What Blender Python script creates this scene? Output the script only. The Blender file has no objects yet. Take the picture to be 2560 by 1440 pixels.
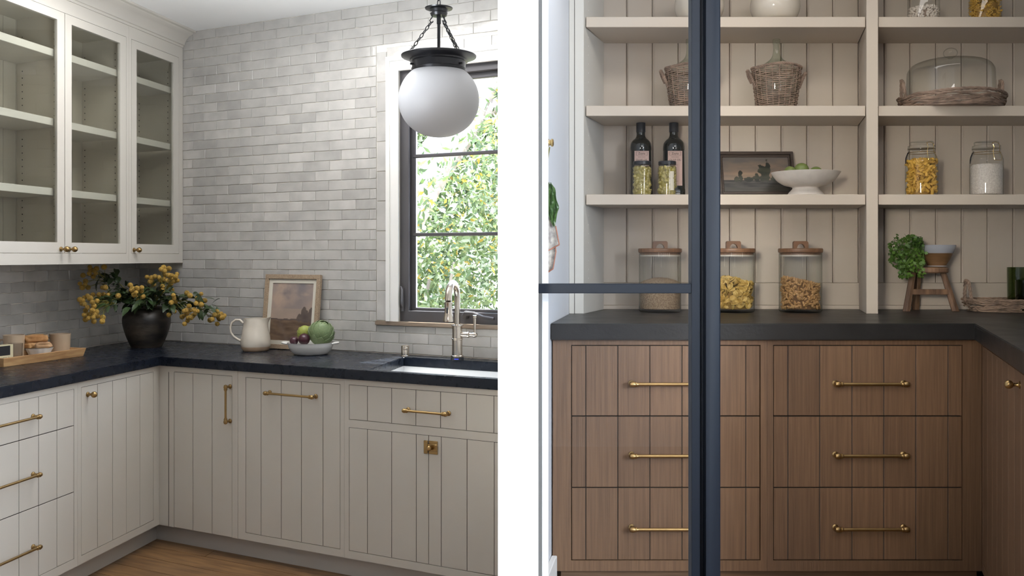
import bpy, bmesh, math, random
import numpy as np
from math import pi, sin, cos, sqrt, atan2, radians
from mathutils import Vector, Matrix, noise
S = bpy.context.scene
COL = S.collection
rnd = random.Random(7)

# ---------------------------------------------------------------- camera
F = 2400.0          # focal length in pixels of the 2560 px frame
EYE = 1.40
HOR = 640.0         # image row of the horizon
cam = bpy.data.cameras.new('camera')
cam.sensor_width = 36.0
cam.lens = 36.0*F/2560.0
cam.shift_y = (HOR-720.0)/2560.0
cam.clip_end = 200
co = bpy.data.objects.new('camera', cam); COL.objects.link(co)
co.location = (0, 0, EYE); co.rotation_euler = (pi/2, 0, 0)
S.camera = co
# ---------------------------------------------------------------- light
S.view_settings.view_transform = 'Standard'
S.view_settings.look = 'None'
S.view_settings.gamma = 1.0
S.view_settings.use_curve_mapping = False
S.view_settings.exposure = 0.0
S.cycles.transparent_max_bounces = 40
S.cycles.max_bounces = 10
S.cycles.sample_clamp_indirect = 6.0
w = bpy.data.worlds.new('sky'); S.world = w; w.use_nodes = True
nt = w.node_tree; bg = nt.nodes['Background']
tc = nt.nodes.new('ShaderNodeTexCoord'); sp = nt.nodes.new('ShaderNodeSeparateXYZ')
cr = nt.nodes.new('ShaderNodeValToRGB')
nt.links.new(tc.outputs['Generated'], sp.inputs[0]); nt.links.new(sp.outputs['Z'], cr.inputs[0])
cr.color_ramp.elements[0].position = 0.0; cr.color_ramp.elements[0].color = (0.86, 0.93, 1.0, 1)
cr.color_ramp.elements[1].position = 0.8; cr.color_ramp.elements[1].color = (0.45, 0.66, 1.0, 1)
nt.links.new(cr.outputs[0], bg.inputs['Color'])
bg.inputs['Strength'].default_value = 9

def sunlight(energy, d, angle=0.6, col=(1, .95, .86)):
    l = bpy.data.lights.new('sun', 'SUN'); l.energy = energy; l.angle = radians(angle); l.color = col
    o = bpy.data.objects.new('sun', l); COL.objects.link(o); o.location = (0, 9, 9)
    o.rotation_euler = Vector(d).to_track_quat('-Z', 'Y').to_euler(); return o
def arealight(name, loc, target, size, energy, col=(1, 1, 1), sy=None, spread=None):
    l = bpy.data.lights.new(name, 'AREA'); l.energy = energy; l.color = col
    l.shape = 'RECTANGLE'; l.size = size; l.size_y = sy or size
    if spread: l.spread = radians(spread)
    o = bpy.data.objects.new(name, l); COL.objects.link(o); o.location = loc
    o.rotation_euler = (Vector(target)-Vector(loc)).to_track_quat('-Z', 'Y').to_euler(); return o
def spot(name, loc, target, energy, deg, blend=.5, r=.05, col=(1, 1, 1)):
    l = bpy.data.lights.new(name, 'SPOT'); l.energy = energy; l.color = col; l.spot_size = radians(deg)
    l.spot_blend = blend; l.shadow_soft_size = r
    o = bpy.data.objects.new(name, l); COL.objects.link(o); o.location = loc
    o.rotation_euler = (Vector(target)-Vector(loc)).to_track_quat('-Z', 'Y').to_euler(); return o
sunlight(28, (-.18, -.32, -.93), col=(1, 0.95, 0.86))
arealight('daylight_side', (2.75, -.30, 1.35), (-1.9, 3.0, .9), 1.3, 105, (0.58, 0.77, 1.0), sy=1.5)
arealight('side_high_fill', (2.6, -.60, 2.15), (-1.9, 4.2, 1.9), .8, 94, (0.92, 0.96, 1.0), sy=.5)  # unseen high fill, added to lift the wall cabinets and crown
arealight('kitchen_top_fill', (-1.10, 4.10, 2.62), (-1.10, 4.10, 0), 1.5, 20, (1.0, 0.99, 0.99), sy=.35)  # unseen fill from above, added to brighten the tiled wall over the base run
arealight('ceiling_fill', (-.9, 3.0, 1.75), (-.95, 3.7, 3.0), .5, 25, (0.9, 0.95, 1.0), sy=.3, spread=120)  # unseen upward fill, added to brighten the ceiling and upper walls
arealight('pantry_top_fill', (.80, .60, 2.62), (.80, 1.0, 0), .9, 18, (1.0, 0.96, 0.91), sy=.5)  # unseen fill, added to light the pantry from above its front
arealight('pantry_front_fill', (1.75, -.60, 1.75), (.8, 3.6, 1.3), .9, 12, (1.0, 0.95, 0.9), sy=.9)  # unseen lower fill, added to reach the pantry wall between the shelves
arealight('pantry_left_fill', (-.50, .10, 1.75), (.90, 3.8, 1.40), .4, 5.6, (1.0, 0.94, 0.84), sy=.4, spread=44)  # unseen narrow fill from the left, added to lift the pantry wall
arealight('pantry_inner_fill', (1.00, 3.05, 2.62), (1.0, 3.10, 0), 1.5, 8.5, (1.0, 0.96, 0.9), sy=.3)  # unseen weak fill, added inside the pantry
spot('wall_end_fill', (.1, .2, 2.6), (.0, 1.95, 1.3), 20.00, 50, .8, .06)  # unseen spot, added to whiten the end of the dividing wall

# ---------------------------------------------------------------- geometry helpers
C0 = (-1.694, 4.62)                       # inner corner of the kitchen countertop's front edge
U = (0.8878, -0.4602)                     # along the sink run, towards the viewer's right
V = (-0.1803, -0.9836)                    # along the drawer run, towards the viewer
NB = (-0.4602, -0.8878)                   # outward normal of the sink run
NL = (0.9836, -0.1803)                    # outward normal of the drawer run
WB = -0.664                               # oblique offset of both tiled walls
def K(a, b, z): return (C0[0]+a*U[0]+b*V[0], C0[1]+a*U[1]+b*V[1], z)
XP = -0.034
def Kc(a, b, z):                          # same, ended at the dividing wall
    p = K(a, b, z)
    return p if p[0] <= XP else K(a-(p[0]-XP)/U[0], b, z)
def SB(s, d, z): return Kc(s, d, z)
def SL(s, d, z): return K(d, s, z)
def a_at(px, b=0.0):
    t = (px-1280)/F
    return (t*(C0[1]+V[1]*b)-C0[0]-V[0]*b)/(U[0]-t*U[1])
def b_at(px, a=0.0):
    t = (px-1280)/F
    return (t*(C0[1]+U[1]*a)-C0[0]-U[0]*a)/(V[0]-t*V[1])
def zy(py, Y): return EYE+(HOR-py)*Y/F
def xx(px, Y): return (px-1280)/F*Y
def at(px, py, Y): return (xx(px, Y), Y, zy(py, Y))
def on(px, py, z):                        # point of the horizontal plane z seen at a pixel
    Y = (EYE-z)*F/(py-HOR); return (xx(px, Y), Y, z)

class G:
    def __init__(s): s.v = []; s.f = []
    def add(s, vs, fs):
        o = len(s.v); s.v += [tuple(p) for p in vs]; s.f += [tuple(i+o for i in f) for f in fs]; return s
    def box(s, x0, x1, y0, y1, z0, z1):
        return s.add([(x0,y0,z0),(x1,y0,z0),(x1,y1,z0),(x0,y1,z0),(x0,y0,z1),(x1,y0,z1),(x1,y1,z1),(x0,y1,z1)],
                     [(0,3,2,1),(4,5,6,7),(0,1,5,4),(1,2,6,5),(2,3,7,6),(3,0,4,7)])
    def prism(s, poly, z0, z1):
        n = len(poly)
        return s.add([(x,y,z0) for x,y in poly]+[(x,y,z1) for x,y in poly],
                     [tuple(range(n-1,-1,-1)), tuple(range(n,2*n))]+[(i,(i+1)%n,n+(i+1)%n,n+i) for i in range(n)])
    def lathe(s, prof, n=32, c=(0,0,0), cap0=True, cap1=True, fn=None):
        vs = []
        for r, z in prof:
            for k in range(n):
                a = 2*pi*k/n; rr = fn(r, z, a) if fn else r
                vs.append((c[0]+rr*cos(a), c[1]+rr*sin(a), c[2]+z))
        fs = []; m = len(prof)
        for i in range(m-1):
            for k in range(n):
                k2 = (k+1) % n; fs.append((i*n+k, i*n+k2, (i+1)*n+k2, (i+1)*n+k))
        if cap0: fs.append(tuple(range(n-1,-1,-1)))
        if cap1: fs.append(tuple((m-1)*n+k for k in range(n)))
        return s.add(vs, fs)
    def tube(s, pts, r, n=8, closed=False, flat=1.0):
        P = [Vector(p) for p in pts]; m = len(P)
        R = r if isinstance(r, (list, tuple)) else [r]*m
        T = []
        for i in range(m):
            if closed: t = P[(i+1)%m]-P[i-1]
            else: t = P[min(i+1,m-1)]-P[max(i-1,0)]
            T.append(t.normalized() if t.length > 1e-9 else Vector((0,0,1)))
        up = Vector((0,0,1)) if abs(T[0].z) < .9 else Vector((1,0,0))
        nn = (up-T[0]*up.dot(T[0])).normalized(); vs = []
        for i in range(m):
            nn = (nn-T[i]*nn.dot(T[i])); nn = nn.normalized() if nn.length > 1e-6 else T[i].orthogonal().normalized()
            bb = T[i].cross(nn)
            for k in range(n):
                a = 2*pi*k/n; vs.append(P[i]+nn*cos(a)*R[i]+bb*sin(a)*R[i]*flat)
        fs = []
        for i in range(m if closed else m-1):
            j = (i+1) % m
            for k in range(n):
                k2 = (k+1) % n; fs.append((i*n+k, i*n+k2, j*n+k2, j*n+k))
        if not closed: fs += [tuple(range(n-1,-1,-1)), tuple((m-1)*n+k for k in range(n))]
        return s.add(vs, fs)
    def ball(s, c, r, n=12, m=8):
        rx, ry, rz = r if isinstance(r, (tuple, list)) else (r, r, r)
        vs = [(c[0],c[1],c[2]-rz)]
        for i in range(1, m):
            t = -pi/2+pi*i/m
            for k in range(n): a = 2*pi*k/n; vs.append((c[0]+rx*cos(t)*cos(a), c[1]+ry*cos(t)*sin(a), c[2]+rz*sin(t)))
        vs.append((c[0],c[1],c[2]+rz)); L = len(vs)-1; fs = []
        for k in range(n):
            k2 = (k+1)%n; fs.append((0, 1+k2, 1+k)); fs.append((L, 1+(m-2)*n+k, 1+(m-2)*n+k2))
            for i in range(m-2): fs.append((1+i*n+k, 1+i*n+k2, 1+(i+1)*n+k2, 1+(i+1)*n+k))
        return s.add(vs, fs)
    def plate(s, xs, ys, z0, z1, skip=None):          # welded slab on a grid, some cells left open
        nx, ny = len(xs)-1, len(ys)-1
        on_ = lambda i, j: 0 <= i < nx and 0 <= j < ny and not (skip and skip((xs[i]+xs[i+1])/2, (ys[j]+ys[j+1])/2))
        idx = {}; vs = []; fs = []
        def vid(i, j, t):
            k = (i, j, t)
            if k not in idx: idx[k] = len(vs); vs.append((xs[i], ys[j], z1 if t else z0))
            return idx[k]
        for i in range(nx):
            for j in range(ny):
                if not on_(i, j): continue
                fs.append((vid(i,j,1), vid(i+1,j,1), vid(i+1,j+1,1), vid(i,j+1,1)))
                fs.append((vid(i,j+1,0), vid(i+1,j+1,0), vid(i+1,j,0), vid(i,j,0)))
                if not on_(i-1,j): fs.append((vid(i,j+1,1), vid(i,j+1,0), vid(i,j,0), vid(i,j,1)))
                if not on_(i+1,j): fs.append((vid(i+1,j,1), vid(i+1,j,0), vid(i+1,j+1,0), vid(i+1,j+1,1)))
                if not on_(i,j-1): fs.append((vid(i,j,1), vid(i,j,0), vid(i+1,j,0), vid(i+1,j,1)))
                if not on_(i,j+1): fs.append((vid(i+1,j+1,1), vid(i+1,j+1,0), vid(i,j+1,0), vid(i,j+1,1)))
        return s.add(vs, fs)
    def map(s, fn): s.v = [tuple(fn(*p)) for p in s.v]; return s
    def rot(s, m): s.v = [tuple(m @ Vector(p)) for p in s.v]; return s
    def move(s, x, y, z): s.v = [(p[0]+x, p[1]+y, p[2]+z) for p in s.v]; return s

def wloc(o):
    v = Vector((0,0,0))
    while o is not None: v += o.location; o = o.parent
    return v
def obj(name, g, mat, parent=None, world=False, bevel=0, smooth=35, kind=None, label=None, seg=1, recalc=True):
    me = bpy.data.meshes.new(name)
    off = wloc(parent) if (parent is not None and world) else Vector((0,0,0))
    me.from_pydata([(p[0]-off.x, p[1]-off.y, p[2]-off.z) for p in g.v], [], g.f)
    if bevel or recalc:
        bm = bmesh.new(); bm.from_mesh(me)
        if recalc: bmesh.ops.recalc_face_normals(bm, faces=bm.faces)
        if bevel:
            es = [e for e in bm.edges if len(e.link_faces) == 2 and e.calc_face_angle(0) > .5]
            bmesh.ops.bevel(bm, geom=es, offset=bevel, segments=seg, affect='EDGES', clamp_overlap=True)
        bm.to_mesh(me); bm.free()
    if smooth:
        me.polygons.foreach_set('use_smooth', [True]*len(me.polygons))
        me.set_sharp_from_angle(angle=radians(smooth))
    if mat is not None:
        for m in (mat if isinstance(mat, (list, tuple)) else [mat]): me.materials.append(m)
    o = bpy.data.objects.new(name, me); COL.objects.link(o)
    if parent is not None: o.parent = parent
    if kind: o['kind'] = kind
    if label: o['label'] = label
    return o
def tag(o, label, cat, group=None, kind=None):
    if label: o['label'] = label
    if cat: o['category'] = cat
    if group: o['group'] = group
    if kind: o['kind'] = kind
    return o
def thing(name, label, cat, loc=(0,0,0), rz=0, group=None):
    o = bpy.data.objects.new(name, None); COL.objects.link(o); o.empty_display_size = .05
    o.location = loc; o.rotation_euler = (0,0,rz)
    return tag(o, label, cat, group)
def struct(name, g, mat, label=None, **k):
    o = obj(name, g, mat, **k); o['kind'] = 'structure'
    if label: o['label'] = label
    return o
def copy_tree(o, parent=None):
    c = o.copy(); COL.objects.link(c)
    if parent is not None: c.parent = parent
    for ch in o.children: copy_tree(ch, c)
    return c

# ---------------------------------------------------------------- materials
def M(name, col, rough=.5, metal=0.0, var=0.0, vs=4.0, bump=0.0, bs=60.0, stretch=(1,1,1), coat=0.0, rand=0.0,
      col2=None, spec=.5, trans=0.0, emis=None, sss=0, rvar=0.0, detail=4):
    m = bpy.data.materials.new(name); m.use_nodes = True; nt = m.node_tree; N = nt.nodes; L = nt.links
    b = N['Principled BSDF']
    b.inputs['Base Color'].default_value = (*col, 1); b.inputs['Roughness'].default_value = rough
    b.inputs['Metallic'].default_value = metal; b.inputs['Specular IOR Level'].default_value = spec
    b.inputs['Coat Weight'].default_value = coat; b.inputs['Coat Roughness'].default_value = .08
    if emis: b.inputs['Emission Color'].default_value = (*emis[0], 1); b.inputs['Emission Strength'].default_value = emis[1]
    if var or bump or rvar or col2:
        tc = N.new('ShaderNodeTexCoord'); mp = N.new('ShaderNodeMapping'); mp.inputs['Scale'].default_value = stretch
        oi = N.new('ShaderNodeObjectInfo'); ad = N.new('ShaderNodeVectorMath'); ad.operation = 'ADD'
        sc = N.new('ShaderNodeVectorMath'); sc.operation = 'SCALE'; sc.inputs['Scale'].default_value = 37.0
        cmb = N.new('ShaderNodeCombineXYZ')
        for i in range(3): L.new(oi.outputs['Random'], cmb.inputs[i])
        L.new(cmb.outputs[0], sc.inputs[0]); L.new(tc.outputs['Object'], ad.inputs[0]); L.new(sc.outputs[0], ad.inputs[1])
        L.new(ad.outputs[0], mp.inputs['Vector'])
    if var or col2 or rand:
        last = None
        c2 = col2 or tuple(max(0, c*(1-var)) for c in col)
        if var or col2:
            nz = N.new('ShaderNodeTexNoise'); nz.inputs['Scale'].default_value = vs; nz.inputs['Detail'].default_value = detail
            L.new(mp.outputs[0], nz.inputs['Vector'])
            rp = N.new('ShaderNodeValToRGB'); rp.color_ramp.elements[0].position = .32; rp.color_ramp.elements[1].position = .68
            c1 = col if col2 else tuple(min(1, c*(1+var)) for c in col)
            rp.color_ramp.elements[0].color = (*c2, 1); rp.color_ramp.elements[1].color = (*c1, 1)
            L.new(nz.outputs['Fac'], rp.inputs[0]); last = rp.outputs[0]
        if rand:
            oi2 = N.new('ShaderNodeObjectInfo'); mr = N.new('ShaderNodeMapRange')
            mr.inputs['To Min'].default_value = 1-rand; mr.inputs['To Max'].default_value = 1+rand
            L.new(oi2.outputs['Random'], mr.inputs['Value'])
            mx = N.new('ShaderNodeVectorMath'); mx.operation = 'SCALE'
            if last is None: mx.inputs[0].default_value = col
            else: L.new(last, mx.inputs[0])
            L.new(mr.outputs[0], mx.inputs['Scale']); last = mx.outputs[0]
        L.new(last, b.inputs['Base Color'])
    if bump:
        n2 = N.new('ShaderNodeTexNoise'); n2.inputs['Scale'].default_value = bs; n2.inputs['Detail'].default_value = 5
        L.new(mp.outputs[0], n2.inputs['Vector']); bp = N.new('ShaderNodeBump'); bp.inputs['Strength'].default_value = bump
        bp.inputs['Distance'].default_value = .01
        L.new(n2.outputs['Fac'], bp.inputs['Height']); L.new(bp.outputs[0], b.inputs['Normal'])
    if rvar:
        n3 = N.new('ShaderNodeTexNoise'); n3.inputs['Scale'].default_value = vs*2; L.new(mp.outputs[0], n3.inputs['Vector'])
        m3 = N.new('ShaderNodeMapRange'); m3.inputs['To Min'].default_value = max(.02, rough-rvar); m3.inputs['To Max'].default_value = rough+rvar
        L.new(n3.outputs['Fac'], m3.inputs['Value']); L.new(m3.outputs[0], b.inputs['Roughness'])
    if trans:
        tr = N.new('ShaderNodeBsdfTranslucent'); tr.inputs['Color'].default_value = (*[min(1, c*1.3) for c in col], 1)
        if b.inputs['Base Color'].is_linked: L.new(b.inputs['Base Color'].links[0].from_socket, tr.inputs['Color'])
        ms = N.new('ShaderNodeMixShader'); ms.inputs[0].default_value = trans
        L.new(b.outputs[0], ms.inputs[1]); L.new(tr.outputs[0], ms.inputs[2]); L.new(ms.outputs[0], N['Material Output'].inputs['Surface'])
    return m
def glassmat(name, tint=(1,1,1), edge=(.55,.6,.58), rough=0.0, refl=1.0, ior=1.5, body=None, ribs=0.0):
    """thin glass: what is behind shows through, darker and greener where it is seen edge-on, plus a Fresnel reflection"""
    m = bpy.data.materials.new(name); m.use_nodes = True; nt = m.node_tree; N = nt.nodes; L = nt.links; N.clear()
    out = N.new('ShaderNodeOutputMaterial'); tr = N.new('ShaderNodeBsdfTransparent'); gl = N.new('ShaderNodeBsdfGlossy')
    gl.inputs['Roughness'].default_value = rough
    lw = N.new('ShaderNodeLayerWeight'); lw.inputs['Blend'].default_value = .25
    rp = N.new('ShaderNodeValToRGB'); rp.color_ramp.elements[0].color = (*tint,1); rp.color_ramp.elements[0].position = .25
    rp.color_ramp.elements[1].color = (*edge,1); rp.color_ramp.elements[1].position = .95
    L.new(lw.outputs['Facing'], rp.inputs[0]); L.new(rp.outputs[0], tr.inputs['Color'])
    fr = N.new('ShaderNodeFresnel'); fr.inputs['IOR'].default_value = ior
    ml = N.new('ShaderNodeMath'); ml.operation = 'MULTIPLY'; ml.inputs[1].default_value = refl; ge = N.new('ShaderNodeNewGeometry'); iv = N.new('ShaderNodeMath'); iv.operation = 'SUBTRACT'; iv.inputs[0].default_value = 1.0; L.new(ge.outputs['Backfacing'], iv.inputs[1])
    m0 = N.new('ShaderNodeMath'); m0.operation = 'MULTIPLY'; L.new(fr.outputs[0], m0.inputs[0]); L.new(iv.outputs[0], m0.inputs[1]); L.new(m0.outputs[0], ml.inputs[0])
    mx = N.new('ShaderNodeMixShader'); L.new(ml.outputs[0], mx.inputs[0]); L.new(tr.outputs[0], mx.inputs[1]); L.new(gl.outputs[0], mx.inputs[2])
    L.new(mx.outputs[0], out.inputs['Surface']); return m
def vcolmat(name, rough=.5, attr='Col', bump=0):
    m = bpy.data.materials.new(name); m.use_nodes = True; nt = m.node_tree; b = nt.nodes['Principled BSDF']
    a = nt.nodes.new('ShaderNodeVertexColor'); a.layer_name = attr; nt.links.new(a.outputs[0], b.inputs['Base Color'])
    b.inputs['Roughness'].default_value = rough; return m

CREAM = M('cream_cabinet_paint', (.585,.555,.50), .42, var=.02, vs=3, bump=.02, bs=220)
CREAM_IN = M('cabinet_interior_paint', (.60,.55,.46), .5, var=.02, vs=3)
DARKGAP = M('shadow_gap', (.05,.045,.04), .9)
TOE = M('toe_kick_paint', (.52,.49,.45), .5, var=.03)
STONE = M('black_stone', (.0080,.0110,.0185), .28, var=.10, vs=14, bump=.03, bs=70, stretch=(1,1,1), rvar=.05, spec=.25)
WHITE = M('white_trim_paint', (.84,.83,.80), .4, var=.01)
JAMB = M('bright_white_paint', (.93,.93,.92), .45, var=.005)
CEIL = M('ceiling_paint', (.88,.88,.87), .7, var=.01)
TILE = M('glazed_tile', (.46,.445,.42), .15, var=.11, vs=9, bump=.30, bs=13, rand=.12, rvar=.06, spec=.55)
GROUT = M('tile_grout', (.72,.68,.60), .9, var=.06, vs=30)
OAK = M('oak_floor', (.27,.15,.065), .42, col2=(.13,.068,.030), vs=3.5, stretch=(1.5,14,6), bump=.05, bs=40, rand=.16)
PANTRYOAK = M('stained_oak', (.178,.100,.053), .5, col2=(.125,.069,.037), vs=3.0, stretch=(42,42,1.3), bump=.12, bs=5, rand=.10, detail=8)
PANTRYOAKH = M('stained_oak_rail', (.190,.108,.057), .5, col2=(.115,.065,.035), vs=3.0, stretch=(1.1,26,30), bump=.12, bs=5, rand=.08, detail=8)
PPAINT = M('pantry_paint', (.56,.485,.40), .45, var=.015, vs=3)
PPAINTW = M('pantry_side_paint', (.62,.60,.55), .45, var=.01)
WALLW = M('white_wall_paint', (.66,.68,.72), .6, var=.01)
BRASS = M('aged_brass', (.36,.24,.105), .34, 1.0, var=.10, vs=30)
BRASSP = M('polished_brass', (.72,.52,.22), .16, 1.0)
NICKEL = M('brushed_nickel', (.56,.50,.43), .22, 1.0, var=.05, vs=30)
BLACKM = M('black_metal', (.012,.012,.014), .32, .6, spec=.5)
BRONZE = M('dark_window_metal', (.085,.08,.085), .42, .25, var=.05)
STEEL = M('charcoal_door_steel', (.0065,.0095,.0155), .5, 0, var=.03, spec=.16)
PANE = glassmat('window_glass', refl=.55)
PANEC = glassmat('cabinet_glass', tint=(.93,.94,.92), edge=(.6,.62,.6), refl=1.2)
PANED = glassmat('door_glass', tint=(.97,.97,.97), refl=.9)
JARG = glassmat('jar_glass', tint=(.985,.99,.985), edge=(.50,.54,.51), refl=1.2)
JARD = glassmat('demijohn_glass', tint=(.88,.92,.88), edge=(.42,.50,.43), refl=1.0)
GREENG = glassmat('green_glass', tint=(.60,.66,.48), edge=(.13,.18,.10), refl=1.0)
OPAL = M('opal_globe_glass', (.44,.44,.455), .5, spec=.35)
CERAM = M('white_glazed_ceramic', (.80,.78,.74), .22, var=.04, vs=8, bump=.15, bs=12, coat=.4)
CREAMCER = M('cream_glazed_ceramic', (.62,.56,.47), .2, var=.07, vs=10, bump=.12, bs=10, coat=.4)
MUGC = M('beige_stoneware', (.50,.385,.27), .38, var=.04, vs=10)
PLASTER = M('matte_cream_ceramic', (.66,.60,.53), .75, var=.05, vs=30, bump=.1, bs=80)
WOODL = M('pale_acacia', (.58,.36,.17), .45, col2=(.38,.20,.085), vs=5, stretch=(2,2,14), bump=.03, bs=30, detail=7)
WALNUT = M('walnut_lid', (.24,.125,.065), .4, col2=(.14,.07,.035), vs=6, stretch=(2,22,2), detail=6)
RUSTIC = M('rustic_wood', (.25,.14,.075), .6, col2=(.09,.048,.028), vs=5, stretch=(9,9,1.5), bump=.3, bs=12, detail=8)
SILLW = M('weathered_sill_wood', (.26,.20,.15), .5, col2=(.17,.125,.09), vs=6, stretch=(1.5,1.5,20), bump=.1, bs=20)
WICKER = M('grey_wicker', (.27,.185,.13), .7, var=.35, vs=30, bump=.2, bs=60)
WICKERD = M('dark_willow', (.25,.175,.13), .7, var=.4, vs=30, bump=.2, bs=60)
VASE = M('black_earthenware', (.075,.058,.042), .45, col2=(.010,.009,.008), vs=7, stretch=(1,1,2.5), bump=.25, bs=22, detail=7)
GOLD = M('golden_seed_head', (.47,.29,.06), .8, col2=(.24,.15,.022), vs=90, rand=.2)
LEAFD = M('dark_green_leaf', (.030,.052,.018), .4, var=.3, vs=10, rand=.3)
STEMG = M('olive_stem', (.17,.16,.03), .6)
PLUM = M('plum_skin', (.065,.012,.018), .28, col2=(.03,.01,.02), vs=6)
ARTI = M('artichoke_leaf', (.22,.27,.13), .5, col2=(.13,.20,.085), vs=14)
ARTIY = M('pale_artichoke_leaf', (.36,.38,.08), .5, col2=(.25,.30,.06), vs=14)
LIME = M('lime_skin', (.10,.155,.035), .45, col2=(.17,.20,.06), vs=5, stretch=(1,1,3))
HERB = M('herb_leaf', (.115,.215,.028), .5, col2=(.045,.11,.014), vs=8, trans=.15)
BREADM = M('pastry_crust', (.60,.36,.16), .75, col2=(.42,.20,.07), vs=14, bump=.5, bs=25, detail=7)
BREADL = M('floury_pastry', (.66,.45,.27), .8, col2=(.50,.28,.13), vs=14, bump=.5, bs=25, detail=7)
CARD = M('cream_box_card', (.62,.55,.36), .6)
INK = M('black_ink', (.012,.012,.014), .5)
LABELP = M('blush_paper_label', (.52,.37,.32), .7)
OILG = M('dark_olive_glass', (.012,.014,.010), .10, coat=.3, spec=.6)
CAPB = M('black_cap', (.016,.018,.022), .35)
# ================================================================ KITCHEN: room shell
CT, CB = .915, .8725        # countertop top and underside
ZC = 2.66
struct('floor', G().box(-6, 4, -3, 6.2, -.06, -.007), OAK)
fl = bpy.data.objects['floor']
for r in range(9):
    b0, b1 = -.12+r*.135, -.12+(r+1)*.135-.0025
    cuts = [-.15+((r*.61) % .9)-.9+k*1.35 for k in range(4)]
    for k in range(3):
        x0, x1 = max(-.12, cuts[k]), min(2.0, cuts[k+1]-.0025)
        if x1-x0 < .05: continue
        c = K((x0+x1)/2, (b0+b1)/2, 0)
        g = G().prism([K(x0,b0,0)[:2], K(x1,b0,0)[:2], K(x1,b1,0)[:2], K(x0,b1,0)[:2]], -.0065, 0)
        R = Matrix.Rotation(atan2(U[1], U[0]), 3, 'Z').transposed()
        g.move(-c[0], -c[1], 0).rot(R)
        o = obj('plank', g, OAK, parent=fl); o.location = (c[0], c[1], 0); o.rotation_euler = (0, 0, atan2(U[1], U[0]))
struct('ceiling', G().prism([(-6,-3.1),(3.6,-3.1),(3.6,4.3),(.06,4.3),(.05,4.75),K(1.72,-.84,0)[:2],K(-.84,-.84,0)[:2],(-6,4.9)], ZC, ZC+.12), CEIL)
# windowed wall
AW1 = a_at(969, WB); AWC = a_at(999, WB); SILLZ = 1.077; CASZ = 2.386
ZW0, ZW1 = 1.085, 2.325
AOP = a_at(997, WB); AEND = 1.80; AOPE = 1.742
T = 0.0038
g = G().plate([-.80, AOP, AOPE, AEND], [0, ZW0-.02, ZW1+.02, ZC], 0, .16, skip=lambda x, y: AOP < x < AOPE and ZW0-.02 < y < ZW1+.02)
g.map(lambda x, y, t: K(x, WB-T-t, y))
wall_back = struct('wall_back', g, GROUT)
g = G().prism([(K(WB-T,WB-T-.16,0))[:2], K(WB-T,4.6,0)[:2], (-3.6,.2), (-3.6,.9), K(WB-T-.16,WB-T-.16,0)[:2]], 0, ZC)
wall_left = struct('wall_left', g, GROUT)

TH, TL = .0512, .1725
def tile_mesh(seed, L, Hh):
    r = random.Random(seed); g = G(); nx = 4
    fr = []
    for j, z in enumerate((-Hh/2, Hh/2)):
        for i in range(nx+1):
            fr.append((-L/2+L*i/nx, r.uniform(-.0010, .0010), z+r.uniform(-.0011, .0011)))
    e = .0016
    front = [(x*(1-2*e/L), -T-.0007+y, z*(1-2*e/Hh)) for x, y, z in fr]
    side = [(x, -T+.0012, z) for x, y, z in fr]; back = [(x, 0, z) for x, y, z in fr]
    vs = front+side+back; fs = []; n = nx+1
    for i in range(nx): fs.append((i, i+1, n+i+1, n+i))
    ring = list(range(n))+list(range(2*n-1, n-1, -1)); m = len(ring)
    for k in range(m):
        a, b = ring[k], ring[(k+1) % m]
        fs.append((a, a+2*n, b+2*n, b)); fs.append((a+2*n, a+4*n, b+4*n, b+2*n))
    g.add(vs, fs)
    o = obj('tile', g, TILE, smooth=14); me = o.data; bpy.data.objects.remove(o); return me
TM = [tile_mesh(i, TL-.0018, TH-.0020) for i in range(8)]
VM = [tile_mesh(50+i, .149-.003, (a_at(967, WB)-a_at(942, WB))*.985-.002) for i in range(4)]
ntile = [0]
def put_tile(wall, ang, pos, sx=1.0, mesh=None, vert=False, join=None, sz=1.0):
    me = mesh or rnd.choice(TM)
    if abs(sx) > .001 and join is not None:
        Mx = Matrix.Translation(pos) @ Matrix.Rotation(ang, 4, 'Z') @ Matrix.Diagonal((sx, 1, sz, 1))
        join.add([Mx @ v.co for v in me.vertices], [tuple(p.vertices) for p in me.polygons]); return
    o = bpy.data.objects.new('tile', me); COL.objects.link(o); o.parent = wall
    o.location = pos; o.rotation_euler = (rnd.gauss(0, .004), rnd.gauss(0, .003)+(pi/2 if vert else 0), ang+rnd.gauss(0, .006))
    o.scale = (sx, 1, sz); ntile[0] += 1
def rowtiles(wall, ang, fn, s_lo, s_hi, z, off, join=None, far=None):
    k = math.floor((s_lo-off)/TL)
    while off+k*TL < s_hi:
        x0, x1 = max(s_lo, off+k*TL), min(s_hi, off+(k+1)*TL); k += 1
        if x1-x0 < .014: continue
        c = fn((x0+x1)/2, z)
        j = join if (far and far((x0+x1)/2, z)) else None
        put_tile(wall, ang, c, (x1-x0-.0018)/(TL-.0018), join=j)
ANGB = atan2(U[1], U[0]); ANGL = atan2(-V[1], -V[0])
fB = lambda s, z: Vector(K(s, WB-T, z)); fL = lambda s, z: Vector(K(WB-T, s, z))
ABL, ABR = a_at(942, WB), a_at(967, WB)
rest = G(); r = 0; z = CT+.003+TH/2
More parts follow.
